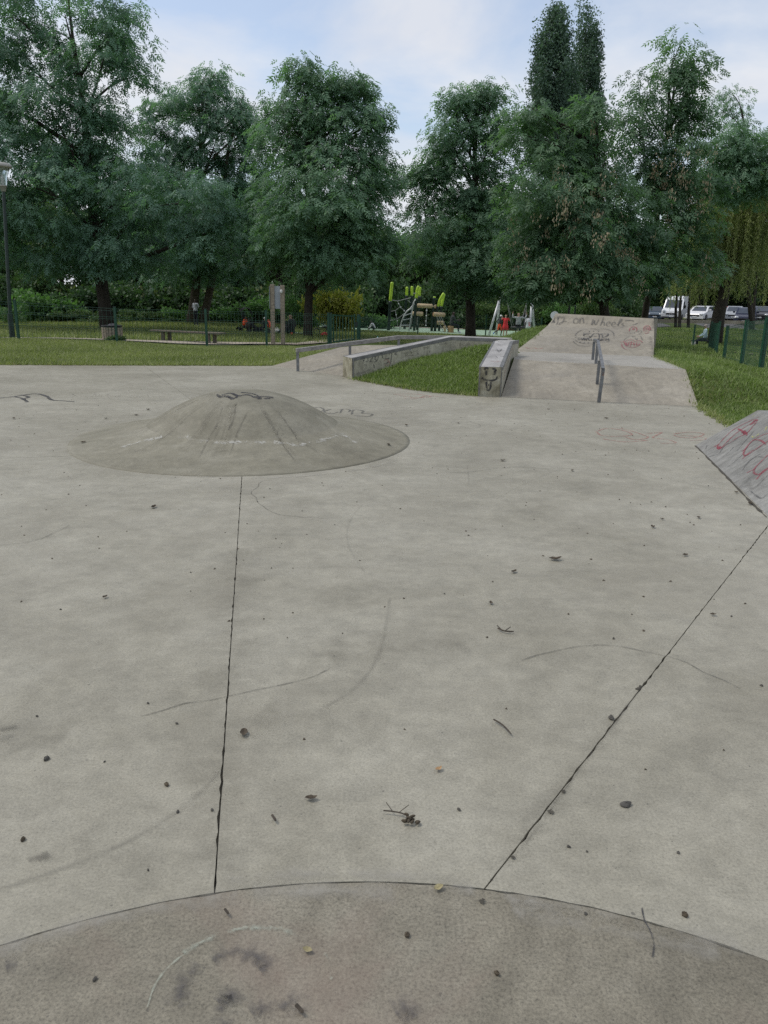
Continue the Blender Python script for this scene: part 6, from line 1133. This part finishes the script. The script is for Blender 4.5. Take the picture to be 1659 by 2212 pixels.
# ------------------------------------------------------------------ cars
M['glass'] = plain('car_glass', (.045, .055, .07), .08, 0, .2, 2, spec=.8); M['tyre'] = plain('tyre', (.012, .012, .012), .85)
def carpaint(name, col): return plain(name, col, .25, .1, .05, 2, spec=.6)
def car(name, label, cat, px, Y, rz, col, L=4.2, W=1.78, Hh=1.45, van=False, plate='white'):
    q = gpt(px, Y); t = thing(name, label, cat, q, rz); pm = carpaint('paint_' + name, col); w = W / 2; k = Hh / 1.45
    def loft(prof, taper, zt):
        mb = MB(); n = len(prof); xs = [(-1, 0), (1, 0)]; vs = []
        for sx in (-1, 1):
            for y, z in prof: f = 1 - taper * max(0, (z - zt)) ; vs.append((sx * w * f, y, z))
        fs = [tuple(range(n)), tuple(range(2 * n - 1, n - 1, -1))] + [(i, i + n, (i + 1) % n + n, (i + 1) % n) for i in range(n)]
        return mb.add(vs, fs)
    if van:
        loft([(0, .28), (-.02, .7), (.1, 1.02), (.72, 1.24), (1.35, 2.1), (1.75, 2.42), (2.4, 2.5), (L, 2.48), (L, .28)], .085, 1.15).build('body', pm, t, local=True, bevel=.07)
        ws = [((.74, 1.27), (1.33, 2.08), .85)]; sw_ = [(1.0, 1.3), (1.9, 1.3), (1.9, 1.95), (1.42, 1.95)]; hz, gz_, fy = .92, .68, .03; tp_ = .085; zt = 1.15
    else:
        loft([(0, .22), (-.03, .55), (.1, .74 * k), (1.05, .92 * k), (L - .45, .98 * k), (L, .86 * k), (L + .02, .28)], .12, .5).build('body', pm, t, local=True, bevel=.06)
        loft([(.98, .90 * k), (1.72, 1.40 * k), (2.2, Hh), (L - 1.3, 1.42 * k), (L - .3, .95 * k)], .36 / k, .85 * k).build('cabin', pm, t, local=True, bevel=.04)
        ws = [((1.06, .96 * k), (1.70, 1.375 * k), .82)]; sw_ = [(1.45, .98 * k), (L - .9, 1.0 * k), (L - 1.35, 1.36 * k), (1.86, 1.35 * k)]; hz, gz_, fy = .66 * k, .52 * k, .02; tp_ = .36 / k; zt = .85 * k
    (y0, z0), (y1, z1_), f = ws[0]; fx0 = 1 - tp_ * max(0, z0 - zt); fx1 = 1 - tp_ * max(0, z1_ - zt); n_ = np.array([0, -(z1_ - z0), y1 - y0]); n_ /= np.linalg.norm(n_); o = n_ * .014
    MB().add([(-w * f * fx0, y0 + o[1], z0 + o[2]), (w * f * fx0, y0 + o[1], z0 + o[2]), (w * f * fx1 * .98, y1 + o[1], z1_ + o[2]), (-w * f * fx1 * .98, y1 + o[1], z1_ + o[2])], [(0, 1, 2, 3)]).build('windscreen', M['glass'], t, local=True)
    for s_ in (-1, 1):
        vs = [(s_ * (w * (1 - tp_ * max(0, z - zt)) + .012), y, z) for y, z in sw_]; MB().add(vs, [(0, 1, 2, 3) if s_ > 0 else (3, 2, 1, 0)]).build('side_window', M['glass'], t, local=True)
        MB().ball((s_ * w * .74, fy, hz), (.22 if not van else .17, .10, .10 if not van else .2), 10, 6).build('headlight', plain('headlight', (.62, .64, .66), .15, .3, .1), t, local=True, smooth=True)
        MB().box((s_ * (w + .12), ws[0][0][0] + .35, z0 + .12), (.2, .1, .16 if not van else .34)).build('mirror', M['black'] if van else pm, t, local=True, bevel=.02)
        for y in (.78, L - .85):
            wh = MB().lathe([(.2, -.1), (.30, -.1), (.325, -.07), (.325, .07), (.30, .1), (.2, .1)], (s_ * (w - .07), y, .325), 18, axis=Matrix.Rotation(math.pi / 2, 3, 'Y')).build('wheel', M['tyre'], t, local=True, smooth=True); MB().lathe([(.2, -.104), (.2, .104)], (s_ * (w - .07), y, .325), 12, axis=Matrix.Rotation(math.pi / 2, 3, 'Y')).build('rim', M['steel'], wh, local=True)
    MB().box((0, -.02, gz_), (W * .52, .06, .16)).build('grille', M['black'], t, local=True, bevel=.02); MB().box((0, .0, .3), (W * .95, .1, .2)).build('bumper', M['charcoal'] if van else pm, t, local=True, bevel=.03)
    pl_ = MB().box((0, -.065, .40 if not van else .42), (.50, .012, .11)).build('number_plate', M['white'], t, local=True); MB().box((-.23, -.073, .40 if not van else .42), (.04, .006, .108)).build('plate_band', M['blue'], pl_, local=True); return t
vn = car('white_van', 'tall white delivery van facing the park at the edge of the car park', 'van', 1447, 86, math.radians(-30), (.78, .79, .8), 5.4, 2.02, 2.5, True)
mb = MB()
for k in (0, .09): mb.beam((-.14, -.055, .70 + k - .02), (0, -.055, .78 + k - .02), .02, .03); mb.beam((0, -.055, .78 + k - .02), (.14, -.055, .70 + k - .02), .02, .03)
mb.build('chevron_badge', M['alu'], vn, local=True)
car('parked_car', 'dark blue grey car half hidden left of the white van', 'car', 1412, 90, math.radians(-20), (.05, .08, .11)); car('parked_car', 'white hatchback parked right of the white van', 'car', 1498, 81, math.radians(-40), (.78, .78, .78), 4.3, 1.8, 1.42)
car('parked_car', 'dark grey car behind the willow trunk', 'car', 1527, 84, math.radians(-30), (.06, .06, .065)); car('parked_car', 'bright red car showing right of the willow trunk', 'car', 1561, 86, math.radians(-38), (.6, .03, .02)); car('parked_car', 'silver grey car between the red car and the dark blue one', 'car', 1581, 84, math.radians(-26), (.35, .37, .39)); car('parked_car', 'dark blue tall car facing the park above the right hand fence', 'car', 1606, 76.5, math.radians(-27), (.012, .016, .045), 4.4, 1.86, 1.62); car('parked_car', 'black car half hidden at the far right of the car park', 'car', 1637, 80, math.radians(-30), (.02, .02, .025)); car('parked_car', 'pale silver car behind the hedge left of the seed hung trunk', 'car', 1288, 72, math.radians(60), (.5, .54, .58))
for px, Y, yy, lab, sd in ((1461, 70, 560, 'slim young tree in front of the white van', 61), (1489, 68, 560, 'slim young tree beside the white hatchback', 62), (1630, 66, 540, 'slim young tree at the far right of the car park', 63), (1470, 62, 610, 'short dark sapling stem between van and hatchback', 64)):
    tree('young_tree', lab, gb(px, Y), px_lobes([(px, yy, 32, 30), (px - 18, yy + 30, 26, 20), (px + 18, yy + 25, 26, 22)] if sd != 64 else [(px + 4, yy, 16, 14), (px - 8, yy - 14, 14, 12), (px, yy - 30, 16, 14)], Y), .13, sd, M['hedge'], T=T_BROAD, per=24, twigs=0, dens=1.6)
# ------------------------------------------------------------------ pale houses glimpsed through the trees
def house(label, px, Y, W, D, Hh, rz, wallc, roofc):
    q = gpt(px, Y); t = thing('house', label, 'house', q, rz); wm = plain('render_' + str(px), wallc, .8, 0, .06, 1); MB().box((0, 0, Hh / 2), (W, D, Hh)).build('wall', wm, t, local=True)
    rf = MB().add([(-W / 2 - .3, -D / 2 - .4, Hh), (W / 2 + .3, -D / 2 - .4, Hh), (W / 2 + .3, D / 2 + .4, Hh), (-W / 2 - .3, D / 2 + .4, Hh), (-W / 2 - .3, 0, Hh + D * .35), (W / 2 + .3, 0, Hh + D * .35)], [(0, 1, 5, 4), (2, 3, 4, 5), (0, 4, 3), (1, 2, 5), (0, 3, 2, 1)]).build('roof', plain('roof_' + str(px), roofc, .8, 0, .2, 3), t, local=True); MB().box((W * .3, .6, Hh + D * .38), (.6, .6, 1.4)).build('chimney', wm, rf, local=True)
    for fl in range(int(Hh // 2.8)):
        for i in range(int(W // 2.6)):
            x = -W / 2 + 1.3 + i * 2.6; z = 1.6 + fl * 2.8; wi = MB().box((x, -D / 2 - .02, z), (1.15, .08, 1.4)).build('window', M['white'], t, local=True); MB().box((x, -D / 2 - .065, z), (.95, .02, 1.2)).build('pane', M['glass'], wi, local=True)
house('pale rendered house glimpsed behind the black lamp post', 1262, 98, 9, 7, 5.8, math.radians(10), (.72, .70, .66), (.25, .13, .09)); house('cream house glimpsed between the hanging willow strands', 1590, 132, 16, 9, 8.6, math.radians(-8), (.70, .67, .58), (.22, .15, .12)); house('pale grey house far behind the white van', 1470, 140, 12, 8, 6, math.radians(4), (.66, .66, .66), (.16, .15, .15))
# ------------------------------------------------------------------ litter on the concrete
M['stone'] = plain('dark_stone', (.075, .07, .06), .85, 0, .4, 60); M['dryleaf'] = plain('dry_leaf', (.06, .045, .028), .8, 0, .5, 40); M['paleleaf'] = plain('pale_leaf', (.30, .26, .14), .8, 0, .3, 40); M['twig'] = plain('twig', (.06, .048, .035), .85, 0, .4, 30); M['clump'] = plain('seed_clump', (.07, .055, .035), .9, 0, .5, 50); M['greenleaf'] = plain('green_leaf', (.10, .13, .05), .7, 0, .3, 30)
def leafobj(p, L, mt, label, group, seed):
    r_ = np.random.default_rng(seed); a = r_.uniform(0, 6.28); d = np.array([math.cos(a), math.sin(a), 0]); s_ = np.array([-d[1], d[0], 0]); vs = []; n = 6
    for i in range(n + 1):
        t = i / n; w = L * .3 * math.sin(math.pi * min(max(t, .03), .97)) ** .8; c = p + d * (t - .5) * L + UPV * (.006 + L * .22 * (2 * t - 1) ** 2 * r_.uniform(.5, 1)); vs += [c + s_ * w + UPV * w * r_.uniform(.3, .8), c, c - s_ * w + UPV * w * r_.uniform(.2, .7)]
    o = MB().add(vs, [q for i in range(n) for q in ((3 * i, 3 * i + 1, 3 * i + 4, 3 * i + 3), (3 * i + 1, 3 * i + 2, 3 * i + 5, 3 * i + 4))]).build('fallen_leaf', M[mt], None); return tag(o, label, 'leaf', group)
def stone(p, r, label, group, mt='stone', name='pebble', cat='pebble', sq=.6):
    mb = MB(); mb.ball(p + UPV * r * sq * .75, (r, r * random.uniform(.6, .85), r * sq), 9, 6, jit=.22, M=Matrix.Rotation(random.uniform(0, 6.28), 3, 'Z')); return tag(mb.build(name, M[mt], None), label, cat, group)
def twig(pts, r, label, name='twig', side=True):
    P = [on_z(*p) + UPV * .012 for p in smooth_path(pts, 3)]; mb = MB(); mb.tube(P, [r] * (len(P) - 1) + [r * .5], 5)
    if side: m_ = P[len(P) // 2]; mb.tube([m_, m_ + np.array([.03, .02, .012])], r * .6, 4); mb.tube([P[len(P) // 3], P[len(P) // 3] + np.array([-.02, .03, .01])], r * .6, 4)
    return tag(mb.build(name, M['twig'], None), label, 'twig')
gp1, gp2, gp3 = 'pebbles scattered on the slab', 'dry leaves scattered on the slab', 'seed clumps scattered on the slab'
for i, (x, y) in enumerate([(226, 1646), (382, 1564), (131, 1317), (458, 1751), (384, 1755), (320, 1880), (1265, 1975), (723, 1134), (1246, 1063), (1530, 1050), (556, 1084), (583, 1056), (412, 1237), (1325, 1380), (991, 1750), (205, 2117), (288, 1000), (1645, 1482), (1228, 1830), (1268, 1840), (1465, 1843), (80, 1548), (320, 1520), (960, 1283), (1580, 1332)]): stone(on_z(x, y), random.uniform(.004, .0075), 'small dark pebble lying on the concrete', gp1)
for i, (x, y) in enumerate([(1236, 1018), (1430, 1123), (1410, 1140), (1509, 1120), (1086, 996), (332, 1097), (1480, 1201), (1110, 1237), (227, 1292), (1060, 1305), (672, 1728), (180, 957), (229, 905), (295, 898), (320, 886), (878, 920), (1540, 1330), (1185, 885), (1310, 905), (990, 915), (1590, 1065), (1620, 1090), (30, 905), (840, 962)]):
    sf = s_mound(x, y)[0] + UPV * .0 if (150 < x < 860 and 850 < y < 1025 and inside(arc(MC, MR, 0, 6.28, 40), np.array([on_z(x, y)[0]]), np.array([on_z(x, y)[1]]))[0]) else on_z(x, y); leafobj(sf, random.uniform(.03, .05) * (1.3 if y < 1100 else 1), 'dryleaf', 'dry curled brown leaf lying on the concrete', gp2, 300 + i)
for i, (x, y) in enumerate([(360, 1697), (50, 1815), (1479, 1978), (880, 2022), (1073, 2105)]): stone(on_z(x, y), random.uniform(.007, .010), 'crumbly dark seed clump lying on the concrete', gp3, 'clump', 'seed_clump', 'seed clump', .7)
stone(on_z(101, 1641), .0125, 'largest of the dark pebbles left of the long joint', None); stone(on_z(1352, 1740), .019, 'flat smooth dark stone on the right hand panel', None, sq=.35, name='stone', cat='stone'); stone(on_z(1320, 1553), .014, 'dark stone touching the right hand joint', None, name='stone', cat='stone')
leafobj(on_z(1199, 1210), .075, 'dryleaf', 'big dark wet leaf alone in the middle panel', None, 1); leafobj(on_z(527, 1587), .048, 'dryleaf', 'crumpled brown leaf just right of the long joint', None, 2); leafobj(on_z(947, 1922), .03, 'paleleaf', 'small pale yellow leaf beside the curved joint', None, 3); leafobj(on_z(664, 2057), .025, 'paleleaf', 'tiny yellowish leaf on the chalk ring', None, 4); leafobj(on_z(947, 1665), .03, 'logend', 'small reddish leaf in the middle panel', None, 7)
twig([(1075, 1362), (1090, 1368), (1110, 1369)], .0035, 'short forked twig in the middle panel'); twig([(1066, 1560), (1085, 1572), (1104, 1592)], .0032, 'curved bare twig in the middle panel', side=False); twig([(588, 1768), (596, 1780)], .004, 'tiny straight twig left of centre', side=False); twig([(640, 2180), (655, 2196)], .0045, 'thick short twig at the bottom of the chalk ring', side=False); twig([(486, 1972), (494, 1982)], .0035, 'short twig below the long joint', side=False)
sc2 = twig([(828, 1758), (848, 1760), (868, 1764), (885, 1772)], .0022, 'dangling brown seed head with a long stalk', 'seed_head'); bmx = MB(); pc = on_z(888, 1776)
for k in range(14): a = random.uniform(0, 6.28); bmx.ball(pc + np.array([random.uniform(-.03, .03), random.uniform(-.018, .018), random.uniform(.004, .02)]), (.009, .0045, .0045), 6, 4, M=Matrix.Rotation(a, 3, 'Z'))
so = bmx.build('seeds', M['clump'], None); so['kind'] = 'stuff'; sct = thing('seed_cluster', 'dangling brown seed cluster with a long pale stalk in the middle panel', 'seed cluster', (0, 0, 0)); so.parent = sct; sc2.parent = sct; sc2.name = 'stalk'
for k_ in ('label', 'category'): del sc2[k_]
rgl = np.random.default_rng(9); n = 520; xs = rgl.uniform(-5, 4, n); ys = 1.5 + rgl.random(n) ** .8 * 11; q = inside(SLAB, xs, ys) & (np.hypot(xs - MC[0], ys - MC[1]) > 1.8); V = []
for x, y in zip(xs[q], ys[q]):
    r_ = rgl.uniform(.003, .008); a = rgl.uniform(0, 6.28); c = np.array([x, y, .002])
    for (u0, u1, u2) in ((0, 2.1, 4.2),): V += [c + np.array([math.cos(a + u) * r_ * k_, math.sin(a + u) * r_ * k_, 0]) for u, k_ in ((u0, 1.8), (u1, 1), (u2, 1))]; V += [c + np.array([0, 0, r_ * .8])]
Fc = [(4 * i + a, 4 * i + b_, 4 * i + 3) for i in range(len(V) // 4) for a, b_ in ((0, 1), (1, 2), (2, 0))]
tag(np_mesh('crumbs', V, Fc, 3, M['dryleaf']), kind='stuff')
